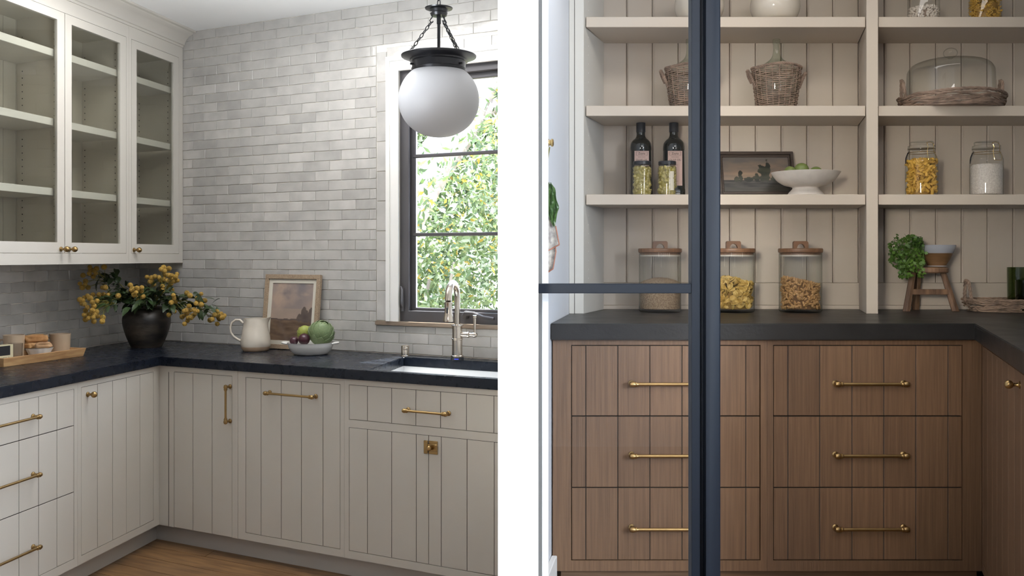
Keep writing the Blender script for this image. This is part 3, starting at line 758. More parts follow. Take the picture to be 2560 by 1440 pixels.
BR = [
 ('dark drooping sprig of seed heads high against the wall, under the cabinets', 4.86, [(215,95),(320,135),(285,165),(210,210),(270,260),(110,240),(150,330),(60,370),(145,380),(190,430),(100,430),(440,110),(310,210),(230,150)], (430,270), 5.02),
 ('fullest sprig of golden seed heads, hanging lowest above the wooden tray side', 4.72, [(130,590),(100,640),(180,560),(130,690),(180,740),(150,790),(255,660),(280,720),(255,790),(330,640),(320,810),(200,850),(130,860),(270,900),(340,880),(200,910),(280,960),(420,900),(410,960),(150,930),(95,680),(220,600),(290,850),(60,620)], (520,650), 4.95),
 ('short sprig of five seed heads just above the fullest one', 4.85, [(265,545),(360,540),(430,545),(500,545),(410,430),(455,430),(660,560),(480,670),(365,590)], (620,600), 4.95),
 ('small bright cluster of seed heads rising at the middle of the jar mouth', 4.90, [(850,395),(885,450),(955,440),(1030,430),(880,490),(940,510),(1020,485),(910,545),(960,600),(1045,570),(870,470),(925,560)], (1000,650), 5.0),
 ('thin sprig with a few seed heads at middle height beside the tallest one', 5.10, [(1110,265),(1180,280),(1235,260),(1185,340),(1215,380),(1160,340)], (1150,560), 5.1),
 ('tallest sprig crowded with pale golden seed heads near the cabinet corner', 5.05, [(1330,145),(1370,115),(1455,135),(1385,170),(1395,230),(1455,240),(1500,240),(1580,220),(1560,260),(1320,310),(1375,300),(1500,300),(1540,330),(1590,320),(1430,320),(1485,370),(1355,410),(1350,475),(1460,430),(1500,470),(1300,270),(1345,350)], (1330,560), 5.05),
 ('drooping sprig of seed heads over the shoulder of the jar on the pitcher side', 4.95, [(1735,515),(1525,550),(1535,600),(1490,665),(1555,660),(1785,555),(1880,680),(1770,720),(1725,790),(1690,800),(1740,830),(1690,870),(1790,790),(1850,780),(1860,850),(1900,800),(1830,870),(1750,900),(1745,950),(1700,1000),(1545,805),(1455,860),(1660,890),(1800,900)], (1600,640), 5.05),
 ('outermost sprig of seed heads, reaching nearest to the cream pitcher', 5.0, [(1960,530),(1900,600),(1950,650),(2015,635),(1960,700),(2200,810),(2240,860),(2170,860),(2320,870),(2290,900),(2130,930),(2240,930),(2210,1000),(2230,895),(2100,940),(2270,840),(1900,650)], (2020,740), 5.0)]
rf = random.Random(3)
for label, Yc, balls, hub, Yh in BR:
    f2 = lambda p, Y: Vector(at(190+p[0]/6.26, 650+p[1]/6.26, Y))
    hubp = f2(hub, (Yh+Yc)/2); mouth = Vector((vl[0]+(hubp.x-vl[0])*.18, vl[1]+(hubp.y-vl[1])*.12, zy(775, VY)))
    root = Vector((vl[0], vl[1], zy(800, VY)))
    sp_ = thing('flower_sprig', label, 'flowers', root, group='golden seed-head sprigs in the black jar')
    path = [root.lerp(mouth, t) for t in (0, .6)]+[mouth]+[mouth.lerp(hubp, t)+Vector((0,0,.045*sin(pi*t))) for t in (.3,.6,.85,1)]
    obj('stem', G().tube(path, [.0026]*4+[.0022,.002,.0017], 6), STEMG, parent=sp_, world=True)
    g = G()
    for b in balls:
        P = f2(b, Yc+rf.uniform(-.045, .045)); P.z = min(P.z, 1.345)
        t0 = hubp+(hubp-mouth).normalized()*rf.uniform(-.06, .02)
        mid = t0.lerp(P, .5)+Vector((rf.uniform(-.008,.008), rf.uniform(-.008,.008), rf.uniform(0,.015)))
        g.tube([t0, mid, P], [.0014,.0012,.0010], 5)
        inst('seed_head', SH[0], sp_, P, s=rf.uniform(.85, 1.18), rng=rf)
    obj('stalks', g, STEMG, parent=sp_, world=True, kind='stuff')
    for k in range(46):
        t = rf.uniform(.15, 1.15); P = mouth.lerp(hubp, t)+Vector((rf.gauss(0,.020), rf.gauss(0,.022), .04*sin(pi*min(1,t))+rf.gauss(0,.020)))
        P.z = min(P.z, 1.335)
        dv = Vector((rf.gauss(0,1), rf.gauss(0,1)-.5, rf.gauss(0,.8)))+(hubp-mouth).normalized()
        lv_ = inst('leaf', rf.choice(LM), sp_, P, dr=dv, s=rf.uniform(.7, 1.15), rng=rf)
# ================================================================ cream pitcher
pc = on(639, 877, CT); Y = pc[1]
pt = thing('pitcher', 'cream glazed pitcher with bare clay base, standing before the framed cloud print', 'pitcher', pc)
cx = 639
pr = smoothprof(lpx([(29,881),(33,877),(36.5,866),(36.5,853),(34.5,838),(31.5,822),(29.5,808),(29,795.5)], Y, CT), 4)
zt = pr[-1][1]; zs_ = .021
def spoutfn(r, z, a):
    k = max(0, (z-zt*.72)/(zt*.28)); d = cos(a-.05)
    return r*(1+.0*k)+(.012*k**2.2*max(0, d)**10 if k > 0 else 0)+.0006*sin(3*a+z*90)
g = G(); hp = hollow(pr, .0045, .006); g.lathe(hp, 48, fn=spoutfn)
def lift(x, y, z):
    a = atan2(y, x); k = max(0, (z-zt*.80)/(zt*.20)); d = max(0, cos(a-.05))**8
    return (x+.006*k*k*d, y, z+.006*k*k*d-.0015*k*sin(2*a)**2)
g.map(lift); body = obj('body', g, CREAMCER, parent=pt, smooth=60)
clay = M('bare_clay', (.46,.33,.22), .7); body.data.materials.append(clay)
for p in body.data.polygons:
    if p.center.z < zs_ and abs(p.normal.z) < .99 and sqrt(p.center.x**2+p.center.y**2) > .045: p.material_index = 1
s_ = Y/F
hd = [(-(cx-x)*s_, 0, zy(y, Y)-CT) for x, y in ((608,808),(600,800),(589,799.5),(580,806),(575.5,818),(577,831),(584,841),(594,848),(602.5,852))]
obj('handle', G().tube(hd, [.0070,.0062,.0056,.0054,.0054,.0056,.0058,.0062,.0070], 10), CREAMCER, parent=pt, smooth=60)
# ================================================================ framed cloud print leaning on the tiles
fa0, fa1 = a_at(657, WB+.075), a_at(795, WB+.075); fh = .385; lean0, lean1 = .078, .013
ph = thing('framed_picture', 'framed print of clouds over a field, in a woven-pattern tan frame leaning on the tiles', 'picture', K((fa0+fa1)/2, WB+lean0, CT))
def PF(x, y, t):       # x across 0..1, y up 0..1, t out of the picture
    a = fa0+(fa1-fa0)*x; lb = lean0+(lean1-lean0)*y
    p = K(a, WB+lb, CT+.0005+y*fh); return (p[0]+NB[0]*t, p[1]+NB[1]*t, p[2]+t*.17)
FR = M('woven_pattern_frame', (.40,.30,.20), .6, col2=(.22,.155,.105), vs=260, bump=.2, bs=200, detail=1)
fw = .064; fv = fw*(fa1-fa0)*.98/fh*1.0
obj('frame', G().plate([0, fw, 1-fw, 1], [0, fv, 1-fv, 1], 0, .018, skip=lambda x, y: fw < x < 1-fw and fv < y < 1-fv).map(PF), FR, parent=ph, world=True, bevel=.001, smooth=0)
obj('mat_board', G().plate([fw-.005, .128, .872, 1-fw+.005], [fv-.005, .115, .885, 1-fv+.005], .006, .009, skip=lambda x, y: .128 < x < .872 and .115 < y < .885).map(PF), M('mat_board', (.68,.64,.55), .8), parent=ph, world=True, smooth=0)
obj('backing', G().box(fw*.5, 1-fw*.5, fv*.5, 1-fv*.5, .001, .004).map(lambda x, y, z: PF(x, y, z)), CARD, parent=ph, world=True)
def cloudpic(u, v):
    n = nz(u*2.2+4, v*3.1, 1, 5); m = nz(u*5, v*6+9, 1, 4); hor = .37+.012*nz(u*6, 0, 1, 2)
    if v > hor:
        base = mixc((.33,.26,.23), (.20,.18,.20), (v-.37)*1.5)
        c = mixc(base, (.46,.34,.27), .5+.9*n) if v > .55 else mixc((.36,.28,.23), (.44,.33,.27), .5+n)
        c = mixc(c, (.15,.14,.165), 1.6*max(0, .45-abs(u-.42)*1.8-abs(v-.82)*3+.35*m))
        c = mixc(c, (.58,.40,.29), 1.5*max(0, .30-abs(u-.78)*1.5-abs(v-.80)*5+.3*n))
    else:
        c = mixc((.085,.052,.032), (.21,.14,.095), .5+.8*nz(u*3+v*2, v*16, 1, 4))
        c = mixc(c, (.24,.18,.16), 1.4*max(0, .25-abs(u-(.25+.6*(.3-v)))*3+.3*m))
    for cxx, ww, hh, sd in ((.80,.11,.30,1),(.97,.09,.27,5),(.70,.07,.17,9),(.88,.08,.22,3)):
        if clumps(u, v, cxx, .33, ww, hh, sd) > .42: c = mixc((.095,.072,.066), (.15,.115,.10), .5+m)
    if abs(v-hor) < .012: c = (.12,.09,.085)
    return c
paint_canvas('print', ph, 'cloud_print', cloudpic, 80, 100, lambda u, v: PF(.125+.75*u, .11+.78*v, .0055), .35)
obj('glazing', G().box(fw-.003, 1-fw+.003, fv-.003, 1-fv+.003, .0105, .0120).map(PF), PANE, parent=ph, world=True)
# ================================================================ bowl with artichokes and plums
bc = on(776, 885.5, CT); Y = bc[1]; s_ = Y/F
bw = thing('bowl', 'white handmade ceramic bowl with two small lug handles, in front of the cloud print', 'bowl', bc)
pr = smoothprof(lpx([(34,889),(40,888),(48,880),(54,869),(56.5,857.5),(57.5,855.5)], Y, CT), 3)
wob = lambda r, z, a: r*(1+.008*sin(3*a+1)+.006*sin(7*a))
obj('body', G().lathe(hollow(pr, .005, .007), 44, fn=wob), CERAM, parent=bw, smooth=50)
zh = pr[-1][1]-.004
for sgn in (-1, 1):
    hp = [(sgn*(pr[-1][0]-.004), -.024, zh-.002), (sgn*(pr[-1][0]+.012), -.020, zh+.001), (sgn*(pr[-1][0]+.023), -.008, zh+.002), (sgn*(pr[-1][0]+.023), .008, zh+.002), (sgn*(pr[-1][0]+.012), .020, zh+.001), (sgn*(pr[-1][0]-.004), .024, zh-.002)]
    obj('handle', G().tube(hp, [.005,.0062,.0062,.0062,.0062,.005], 8), CERAM, parent=bw, smooth=60)
def scale_mesh(mat, tip=.25):
    g = G(); vs = []; fs = []; n = 5
    for i in range(n+1):
        t = i/n; w_ = [.62,.92,1.0,.86,.52,.06][i]*.5; z = t
        for k in range(5):
            x = (-1+k*.5)*w_; y = -.10*(1-(x/.5)**2)*1.2-.10*sin(pi*t)*.6-.05+tip*.25*t*t
            vs.append((x, y, z))
    for i in range(n):
        for k in range(4): fs.append((i*5+k, i*5+k+1, i*5+6+k, i*5+5+k))
    m = len(vs); vs += [(x, y+.05, z) for x, y, z in vs]
    fs += [tuple(m+i for i in f[::-1]) for f in list(fs)]
    rim = [k for k in range(5)]+[i*5+4 for i in range(1, n+1)]+[n*5+3-k for k in range(4)]+[i*5 for i in range(n-1, 0, -1)]
    for k in range(len(rim)): a, b = rim[k], rim[(k+1)%len(rim)]; fs.append((a, m+a, m+b, b))
    g.add(vs, fs); o = obj('s', g, mat, smooth=50); me = o.data; bpy.data.objects.remove(o); return me
def artichoke(label, c, R, H, rows, mat, lean=(0,0)):
    r = thing('artichoke', label, 'artichoke', (c[0], c[1], c[2]))
    obj('heart', G().ball((0,0,0), (R*.84, R*.84, H*.82), 20, 14), mat, parent=r)
    me = scale_mesh(mat)
    for j in range(rows):
        t = -1.05+2.32*j/(rows-1); nn_ = max(3, int(round(cos(min(1.35, abs(t)))*9+1.5)))
        for k in range(nn_):
            a = 2*pi*(k+.5*(j%2))/nn_+rf.uniform(-.06,.06); rr = R*cos(t)
            o = bpy.data.objects.new('leaf', me); COL.objects.link(o); o.parent = r
            o.location = (rr*cos(a)*.99, rr*sin(a)*.99, H*sin(t)*.95-H*.10)
            slope = -t*.8; tilt = max(-.5, min(1.25, t*.95))
            o.rotation_euler = (Matrix.Rotation(a+pi/2, 3, 'Z') @ Matrix.Rotation(-tilt, 3, 'X')).to_euler()
            ss = R*(.80 if t < .7 else .62); o.scale = (ss*.95, ss, ss*.95)
    r.rotation_euler = (lean[0], lean[1], 0); return r
def bz(px, py, dy=0): return at(px, py, Y+dy)
artichoke('large green artichoke leaning at the end of the bowl nearer the window', bz(803, 833, .0), 27*s_, 27*s_, 9, ARTI, (.25, .35))
artichoke('small yellow-green artichoke behind the plums', bz(762, 832, .035), 16*s_, 18*s_, 6, ARTIY, (0, -.1))
for px, py, rr, lb, dy in ((760.5, 848, 14.5, 'larger dark red plum, nearest the large artichoke', -.035), (735, 852, 11, 'smaller near-black plum at the pitcher side of the bowl', -.02)):
    p_ = bz(px, py, dy); t_ = thing('plum', lb, 'plum', p_)
    def crease(x, y, z): a = atan2(y+.5*x, x-.3*y); return (x*(1-.07*max(0, cos(a*1.0-1.0))**12), y, z*(1-.05*max(0,cos(a-1))**12))
    obj('fruit', G().ball((0,0,0), rr*s_, 24, 16).map(crease), PLUM, parent=t_, smooth=60)
    obj('stem', G().tube([(0,-.002,rr*s_*.9),(.001,-.003,rr*s_*1.15)], .0012, 5), STEMG, parent=t_)
# ================================================================ tap and air-gap cap
fb = on(1143, 899.5, CT); Y = fb[1]; s_ = Y/F
ft = thing('faucet', 'brushed nickel pull-down kitchen faucet with a side lever behind the sink', 'faucet', fb)
zf = lambda py, YY=None: zy(py, YY or Y)-CT
obj('base_ring', G().lathe([(.031,0),(.031,.010),(.028,.012),(.02,.012)], 32), CAPB, parent=ft)
obj('indicator_light', G().tube([(.0312*cos(a), .0312*sin(a), .006) for a in np.linspace(-pi*.62, -pi*.42, 8)], .0016, 6), M('blue_led', (.02,.03,.4), .4, emis=((.03,.05,1.0), 1.2)), parent=ft)
obj('column', G().lathe([(.028,.012),(.030,.014),(.030,.020),(.0245,.023),(.0245,zf(849)),(.0275,zf(848)),(.0275,zf(846)),(.0235,zf(845)),(.0235,zf(816)),(.0290,zf(815)),(.0290,zf(812.5)),(.015,zf(812)),(.0125,zf(811))], 32), NICKEL, parent=ft, smooth=30)
ex, ey = -.028, -.205
pts = [(0,0,zf(812)),(0,0,zf(790)),(0,0,zf(765)),(0,0,zf(744))]
top = zf(718); R_ = .5
for k in range(1, 12):
    a = pi*k/12; pts.append((ex*(1-cos(a))/2, ey*(1-cos(a))/2, zf(744)+sin(a)*(zf(708)-zf(744))*1.05))
pts += [(ex, ey, zf(752, Y-.2))]
obj('spout', G().tube(pts, [.0132]*4+[.0134,.0138,.0142,.0146,.0150,.0153,.0155,.0156,.0157,.0157]+[.0156]*(len(pts)-14), 16), NICKEL, parent=ft, smooth=60)
zz = lambda py: zf(py, Y-.2)
obj('spray_head', G().lathe([(.0150,zz(803)),(.0225,zz(804)),(.0235,zz(801)),(.0185,zz(786)),(.0170,zz(784)),(.0165,zz(760)),(.0180,zz(758)),(.0180,zz(755)),(.012,zz(753))], 28, (ex, ey, 0)), NICKEL, parent=ft, smooth=30)
obj('spray_button', G().box(-.0042, .0042, -.0165, -.012, zz(783), zz(768)).move(ex-.004, ey-.0035, 0), CAPB, parent=ft, bevel=.002)
obj('nozzle', G().lathe([(.0142,zz(803)+.0005),(.0142,zz(803)-.0015),(.002,zz(803)-.001)], 24, (ex, ey, 0)), M('grey_rubber', (.25,.26,.27), .6), parent=ft)
la = Vector((.9, -.25, 0)).normalized(); zl = zf(836)
obj('lever_arm', G().tube([la*.018+Vector((0,0,zl)), la*.05+Vector((0,0,zl)), la*.052+Vector((0,0,zl)), la*.058+Vector((0,0,zl)), la*.060+Vector((0,0,zl)), la*.068+Vector((0,0,zl)), la*.075+Vector((0,0,zl)), la*.084+Vector((0,0,zl)), la*.094+Vector((0,0,zl)), la*.100+Vector((0,0,zl))],
    [.0125,.0125,.0145,.0145,.010,.0085,.010,.0128,.0105,.002], 16), NICKEL, parent=ft, smooth=40)
lp = la*.086
obj('lever', G().tube([lp+Vector((0,0,zl+.010)), lp+Vector((0,0,zl+.02)), lp+Vector((0,0,zf(795))), lp+Vector((0,0,zf(794))), lp+Vector((0,0,zf(788))), lp+Vector((0,0,zf(787)))], [.0060,.0060,.0082,.0100,.0100,.007], 14), NICKEL, parent=ft, smooth=40)
ag = on(1013, 890.5, CT); t_ = thing('air_gap_cap', 'small slotted nickel air-gap cap on the counter beside the faucet', 'air gap', ag)
h_ = zy(863, ag[1])-CT
obj('cap', G().lathe([(.022,0),(.022,.004),(.0195,.006),(.0195,h_-.006),(.018,h_-.002),(.010,h_),(.002,h_)], 28), NICKEL, parent=t_, smooth=40)
for zq in (h_*.62, h_*.78):
    obj('slot', G().tube([(.0197*cos(a), .0197*sin(a), zq) for a in np.linspace(-pi*.62, -pi*.30, 7)], .0016, 6), CAPB, parent=t_)
# ================================================================ tray with cups on the drawer run
fr_ = Vector(K(-.395, .155, CT)); fl_ = Vector(K(-.452, b_at(9, -.452), CT))
e1v = (fl_-fr_); TLn = e1v.length; e1v.normalize(); e2v = Vector((e1v.y, -e1v.x, 0))
if e2v.x > 0: e2v = -e2v
TW = .188
def TR(x, y, z): p = fr_+e1v*x+e2v*y; return (p.x, p.y, CT+z)
tr = thing('serving_tray', 'pale acacia serving tray with slanting rims on the drawer run', 'tray', TR(TLn/2, TW/2, 0))
obj('base', G().box(.012, TLn-.012, .012, TW-.012, .0, .009).map(TR), WOODL, parent=tr, world=True)
def rail(x0, y0, x1, y1, ox, oy):
    g = G(); w_ = .011; H_ = .040; o_ = .010
    A = (x0, y0); B = (x1, y1)
    def q(P, inn, z, outw): return (P[0]+ox*(outw-inn), P[1]+oy*(outw-inn), z)
    vs = []
    for P, sgn in ((A, -1), (B, 1)):
        dx, dy = (x1-x0), (y1-y0); L_ = sqrt(dx*dx+dy*dy); dx, dy = dx/L_*sgn, dy/L_*sgn
        for z, ow in ((0, 0), (H_, o_)):
            for inn in (0, w_): vs.append((P[0]+ox*(ow-inn)+dx*(ow-inn), P[1]+oy*(ow-inn)+dy*(ow-inn), z))
    g.add(vs, [(0,1,3,2),(4,6,7,5),(0,2,6,4),(1,5,7,3),(0,4,5,1),(2,3,7,6)])
    obj('rim', g.map(TR), WOODL, parent=tr, world=True, bevel=.0015, smooth=0)
i_ = .002
rail(i_, i_, TLn-i_, i_, 0, -1); rail(i_, TW-i_, TLn-i_, TW-i_, 0, 1); rail(i_, i_, i_, TW-i_, -1, 0); rail(TLn-i_, i_, TLn-i_, TW-i_, 1, 0)
def tpos(px, y):        # point of the tray floor seen at column px, y inwards from the front rim
    best = min(((abs((TR(x, y, 0)[0]/TR(x, y, 0)[1])-(px-1280)/F), x) for x in np.linspace(0, TLn+.2, 300)))
    return TR(best[1], y, .0092)
def mug(label, px, y, hw, ytop, hang):
    p = tpos(px, y); Y = p[1]; r = hw*Y/F; h = zy(ytop, Y)-p[2]; t = thing('mug', label, 'mug', p, group='beige mugs on the acacia tray')
    pr = smoothprof([(r*.86,0),(r*.90,.004),(r*.92,h*.4),(r*.98,h*.85),(r,h)], 3)
    obj('body', G().lathe(hollow(pr, .0032, .005), 36), MUGC, parent=t, smooth=50)
    d = Vector((cos(hang), sin(hang), 0)); hp = [d*(r*.9)+Vector((0,0,h*.80)), d*(r+.016)+Vector((0,0,h*.80)), d*(r+.027)+Vector((0,0,h*.62)), d*(r+.024)+Vector((0,0,h*.38)), d*(r*.88)+Vector((0,0,h*.25))]
    obj('handle', G().tube(hp, [.005,.0048,.0045,.0048,.005], 8), MUGC, parent=t, smooth=60); return t
mug('beige mug nearest the jar, at the end of the tray', 150.5, .118, 25, 834, pi*1.02)
mug('beige mug mostly hidden behind the pastries', 94, .150, 24, 836, -.55)
mug('beige mug behind the fluted glass, handle turned away from the pastries', 35, .120, 25, 837, pi*1.0)
p = tpos(39, .042); Y = p[1]; r = 17*Y/F; h = zy(858, Y)-p[2]
t_ = thing('tumbler', 'clear fluted glass tumbler in front of a beige mug', 'glass', p)
flute = lambda rr, z, a: rr*(1+.05*abs(sin(8*a)))
obj('body', G().lathe([(r*.86,0),(r*.86,.004),(r*.98,h*.96),(r,h),(r*.93,h),(r*.80,.012),(.002,.010)], 64, fn=flute), glassmat('fluted_glass', tint=(.86,.85,.84), edge=(.3,.29,.28), refl=1.6), parent=t_, smooth=30)
p = tpos(98, .055); Y = p[1]; s_ = Y/F; r = 30*s_; h = zy(870, Y)-p[2]
t_ = thing('dish', 'small white scalloped dish under the pastries', 'dish', p)
scal = lambda rr, z, a: rr*(1+.06*abs(cos(5*a))*(z/h+.3))
obj('body', G().lathe(hollow([(r*.55,0),(r*.72,h*.25),(r*.92,h*.75),(r,h)], .0025, .004), 60, fn=scal), CERAM, parent=t_, smooth=40)
def pastry(label, px, py, sx, sy, sz, rot, mat, dy, seed):
    c = Vector(at(px, py, Y+dy)); t = thing('pastry', label, 'pastry', c, rz=rot)
    g = G().ball((0,0,0), 1, 26, 16)
    def f(x, y, z):
        def sq(v): return math.copysign(abs(v)**.5, v)
        n_ = 1+.26*noise.noise(Vector((x*2+seed, y*2, z*2)))+.05*noise.noise(Vector((x*6, y*6+seed, z*6)))
        return (sq(x)*sx*n_, sq(y)*sy*n_, sq(z)*sz*n_)
    obj('crust', g.map(f), mat, parent=t, smooth=70); return t
pastry('golden pastry triangle lying on top of the others', 89, 846, .050, .034, .0165, .5, BREADM, .0, 1)
pastry('golden pastry in the dish, on the side of the fluted glass', 77, 863, .034, .028, .0135, 2.8, BREADM, -.012, 7)
pastry('floury pastry slice in the dish, on the side of the end mug', 108, 863, .033, .026, .013, .3, BREADL, -.012, 12)
p = tpos(8, .038); Y = p[1]; s_ = Y/F
t_ = thing('cracker_box', 'cream card box with a black band and small print on the tray', 'box', p, rz=atan2(e1v.y, e1v.x)+pi)
hB = zy(862, Y)-p[2]; wB = .078
obj('carton', G().box(-wB/2, wB/2, -.018, .018, 0, hB), CARD, parent=t_, bevel=.001, smooth=0)
obj('band', G().box(-wB/2+.001, wB/2-.018, -.0188, -.0180, hB*.46, hB*.95), INK, parent=t_, smooth=0)
def text(body, size, parent, mat, loc, rot, name='lettering', bold=0):
    cu = bpy.data.curves.new('t', 'FONT'); cu.body = body; cu.size = size; cu.align_x = 'CENTER'; cu.align_y = 'CENTER'; cu.extrude = .0001; cu.offset = bold
    cu.resolution_u = 3
    to = bpy.data.objects.new('t', cu); COL.objects.link(to); me = bpy.data.meshes.new_from_object(to); bpy.data.objects.remove(to)
    me.materials.clear(); me.materials.append(mat); o = bpy.data.objects.new(name, me); COL.objects.link(o); o.parent = parent
    o.location = loc; o.rotation_euler = rot; o['kind'] = 'stuff'; return o
text('TINY   Toasts', .0095, t_, INK, (.008, -.0183, hB*.32), (pi/2, 0, 0))
text('Toasts', .0105, t_, INK, (.016, -.0183, hB*.16), (pi/2, 0, 0))
# ================================================================ garden beyond the window
struct('ground', G().box(-14, 8, 6.3, 30, -.6, -.5), M('garden_soil', (.16,.13,.08), .9, var=.3))
nr = np.random.default_rng(5)
def leafcloud(name, parent, centers, nleaf, spread, L, W, mat):
    c = centers[nr.integers(0, len(centers), nleaf)]+nr.normal(0, 1, (nleaf, 3))*spread
    d = nr.normal(0, 1, (nleaf, 3)); d[:, 2] -= .25; d /= np.linalg.norm(d, axis=1)[:, None]
    u_ = np.cross(d, nr.normal(0, 1, (nleaf, 3))); u_ /= np.linalg.norm(u_, axis=1)[:, None]
    Ls = L*nr.uniform(.6, 1.3, (nleaf, 1)); Ws = W*nr.uniform(.7, 1.3, (nleaf, 1))
    v = np.stack([c, c+d*Ls*.45+u_*Ws, c+d*Ls, c+d*Ls*.45-u_*Ws], 1).reshape(-1, 3)
    me = bpy.data.meshes.new(name); me.vertices.add(nleaf*4); me.vertices.foreach_set('co', v.astype(np.float32).ravel())
    me.loops.add(nleaf*4); me.loops.foreach_set('vertex_index', np.arange(nleaf*4, dtype=np.int32))
    me.polygons.add(nleaf); me.polygons.foreach_set('loop_start', np.arange(0, nleaf*4, 4, dtype=np.int32))
    me.update(calc_edges=True); me.materials.append(mat)
    o = bpy.data.objects.new(name, me); COL.objects.link(o); o.parent = parent; o['kind'] = 'stuff'
    o.location = -wloc(parent) if parent else (0,0,0); return o
LG1 = M('bright_leaf', (.21,.265,.115), .45, col2=(.085,.13,.045), vs=3, trans=.55)
LG2 = M('deep_leaf', (.08,.125,.04), .5, col2=(.03,.055,.018), vs=2, trans=.45)
LGY = M('yellow_leaf', (.36,.25,.04), .5, trans=.5)
LGW = M('pale_leaf', (.38,.43,.30), .4, trans=.5)
BARK = M('pale_bark', (.46,.40,.35), .9, col2=(.30,.25,.22), vs=4, stretch=(4,4,1), bump=.5, bs=10)
def tree(nm, label, base, ctrs, n, sp, L, W, mats, trunk, group=None):
    t = thing(nm, label, 'tree' if 'tree' in nm else 'shrub', base, group=group)
    for pts, rr in trunk: obj('trunk' if rr > .05 else 'branch', G().tube(pts, [rr*(1-.6*i/(len(pts)-1)) for i in range(len(pts))], 10), BARK, parent=t, world=True, smooth=60)
    for m, frac, nm2 in mats: leafcloud(nm2, t, ctrs, int(n*frac), sp, L, W, m)
def blob(cx, cy, cz, rx, ry, rz, n): return np.array([cx,cy,cz])+nr.normal(0, .5, (n, 3))*np.array([rx,ry,rz])
z0 = -.5
tree('shrub', 'bright leafy shrub with yellow flecks close outside the kitchen window', (-.9, 8.3, z0),
     np.concatenate([blob(-.65,8.3,1.0,.9,.5,.9,70), blob(-1.4,8.6,1.5,.6,.5,.8,40), blob(-.1,8.6,1.9,.5,.5,.9,40), blob(-3.0,8.6,.8,1.6,.5,.9,60)]), 15000, .14, .085, .015,
     [(LG1,.50,'foliage'),(LGW,.26,'pale_foliage'),(LG2,.16,'deep_foliage'),(LGY,.08,'yellow_foliage')],
     [([(-.9,8.3,z0),(-.85,8.3,.4),(-.72,8.35,1.2)], .035), ([(-.72,8.3,z0),(-.66,8.3,.5),(-.50,8.3,1.35)], .03), ([(-1.0,8.3,.1),(-1.12,8.3,.9),(-1.02,8.3,1.5)], .022)])
tree('tree', 'old tree with a thick pale trunk slanting across the top of the window', (-1.9, 11.0, z0),
     np.concatenate([blob(-1.9,11.2,3.2,.9,.6,.9,40), blob(.2,11.3,2.6,.5,.6,1.0,50), blob(.1,11.3,3.6,.4,.6,.7,20), blob(-1.0,12.2,2.0,1.2,.5,.8,60), blob(-1.5,12.4,3.6,1.0,.5,.9,50), blob(-.3,12.6,3.2,.8,.5,.9,50)]), 17000, .2, .10, .02,
     [(LG1,.45,'foliage'),(LG2,.35,'deep_foliage'),(LGW,.15,'pale_foliage'),(LGY,.05,'yellow_foliage')],
     [([(-1.9,11,z0),(-1.6,11,1.2),(-1.05,11,2.25),(-.55,11,2.95),(-.15,11,3.9),(.2,11,5.2)], .34), ([(-1.1,11,2.2),(-1.35,11,2.9),(-1.8,11,3.6),(-2.1,11,4.5)], .14), ([(-.6,11,2.9),(.1,11.1,3.3),(.7,11.2,3.9)], .10)])
tree('tree', 'dark green tree standing furthest behind the shrub', (-2.2, 15.5, z0),
     np.concatenate([blob(-1.7,15.5,1.8,1.3,1.0,2.0,130), blob(0.4,16.5,1.4,1.3,1.0,1.6,60), blob(-5,16,2,2.5,1,2,90), blob(-1.2,16.5,4.2,1.5,.8,1.2,90)]), 24000, .26, .15, .03,
     [(LG2,.62,'deep_foliage'),(LG1,.30,'foliage'),(LGW,.08,'pale_foliage')],
     [([(-2.2,15.5,z0),(-2.1,15.5,1.5),(-1.8,15.5,3.2)], .16)])
# ================================================================ PANTRY: shell
PFZ = .26; YS_, YW, YC_, YD = 3.70, 4.00, 3.19, 2.05
CZ, CZB = 1.1775, 1.1235
struct('floor_pantry', G().box(.056, 3.4, 2.0, 4.2, -.006, PFZ), OAK)
wp = struct('wall_pantry', G().box(.20, 3.3, YW+.012, YW+.14, PFZ, ZC), PPAINT)
lines = [1502.5+64.4*k for k in range(21)]
for k in range(20):
    x0, x1 = xx(lines[k], YW), xx(lines[k+1], YW)
    g = G().box(x0+.0016, x1-.0016, YW, YW+.0115, 1.288, ZC-.002)
    obj('plank', g, PPAINT, parent=wp, bevel=.0025, smooth=0)
    obj('bead', G().tube([(x0+.0065, YW+.0002, 1.29), (x0+.0065, YW+.0002, ZC-.003)], .0022, 6), PPAINT, parent=wp)
struct('baseboard_pantry', G().box(.30, 3.2, YW-.001, YW+.0115, CZ+.018, 1.2875), PPAINT, bevel=.001, smooth=0)
struct('trim_3', G().box(.30, 3.2, YW-.010, YW+.0115, CZ+.0002, CZ+.0175), PPAINT, bevel=.002, label='narrow painted trim strip where the pantry wall meets the stone')
struct('trim_slot_shade', G().box(.0538, .0659, 2.118, 2.1245, 0, ZC), M('slot_shade_grey', (.30,.295,.29), .7), label='grey slot strip beside the sliding door')  # flat grey stands in for the shade inside the door slot
struct('wall_pantry_left', G().prism([(.0545,2.31),(.079,2.31),(.090,2.95),(.1255,3.16),(.2185,3.70),(.322,4.0),(.322,4.15),(.0545,4.15)], 0, ZC), WALLW)
struct('trim_4', G().prism([(.0660,2.10),(.0796,2.10),(.0796,2.309),(.0545,2.309),(.0545,2.125),(.0660,2.125)], 0, ZC), JAMB, label='white inner jamb strip beside the glass door slot', bevel=.0015)
struct('baseboard_pantry_side', G().prism([(.090,2.96),(.1255,3.16),(.1310,3.185),(.1500,3.185),(.1420,3.15),(.1065,2.94)], PFZ, .407), WHITE, bevel=.003)
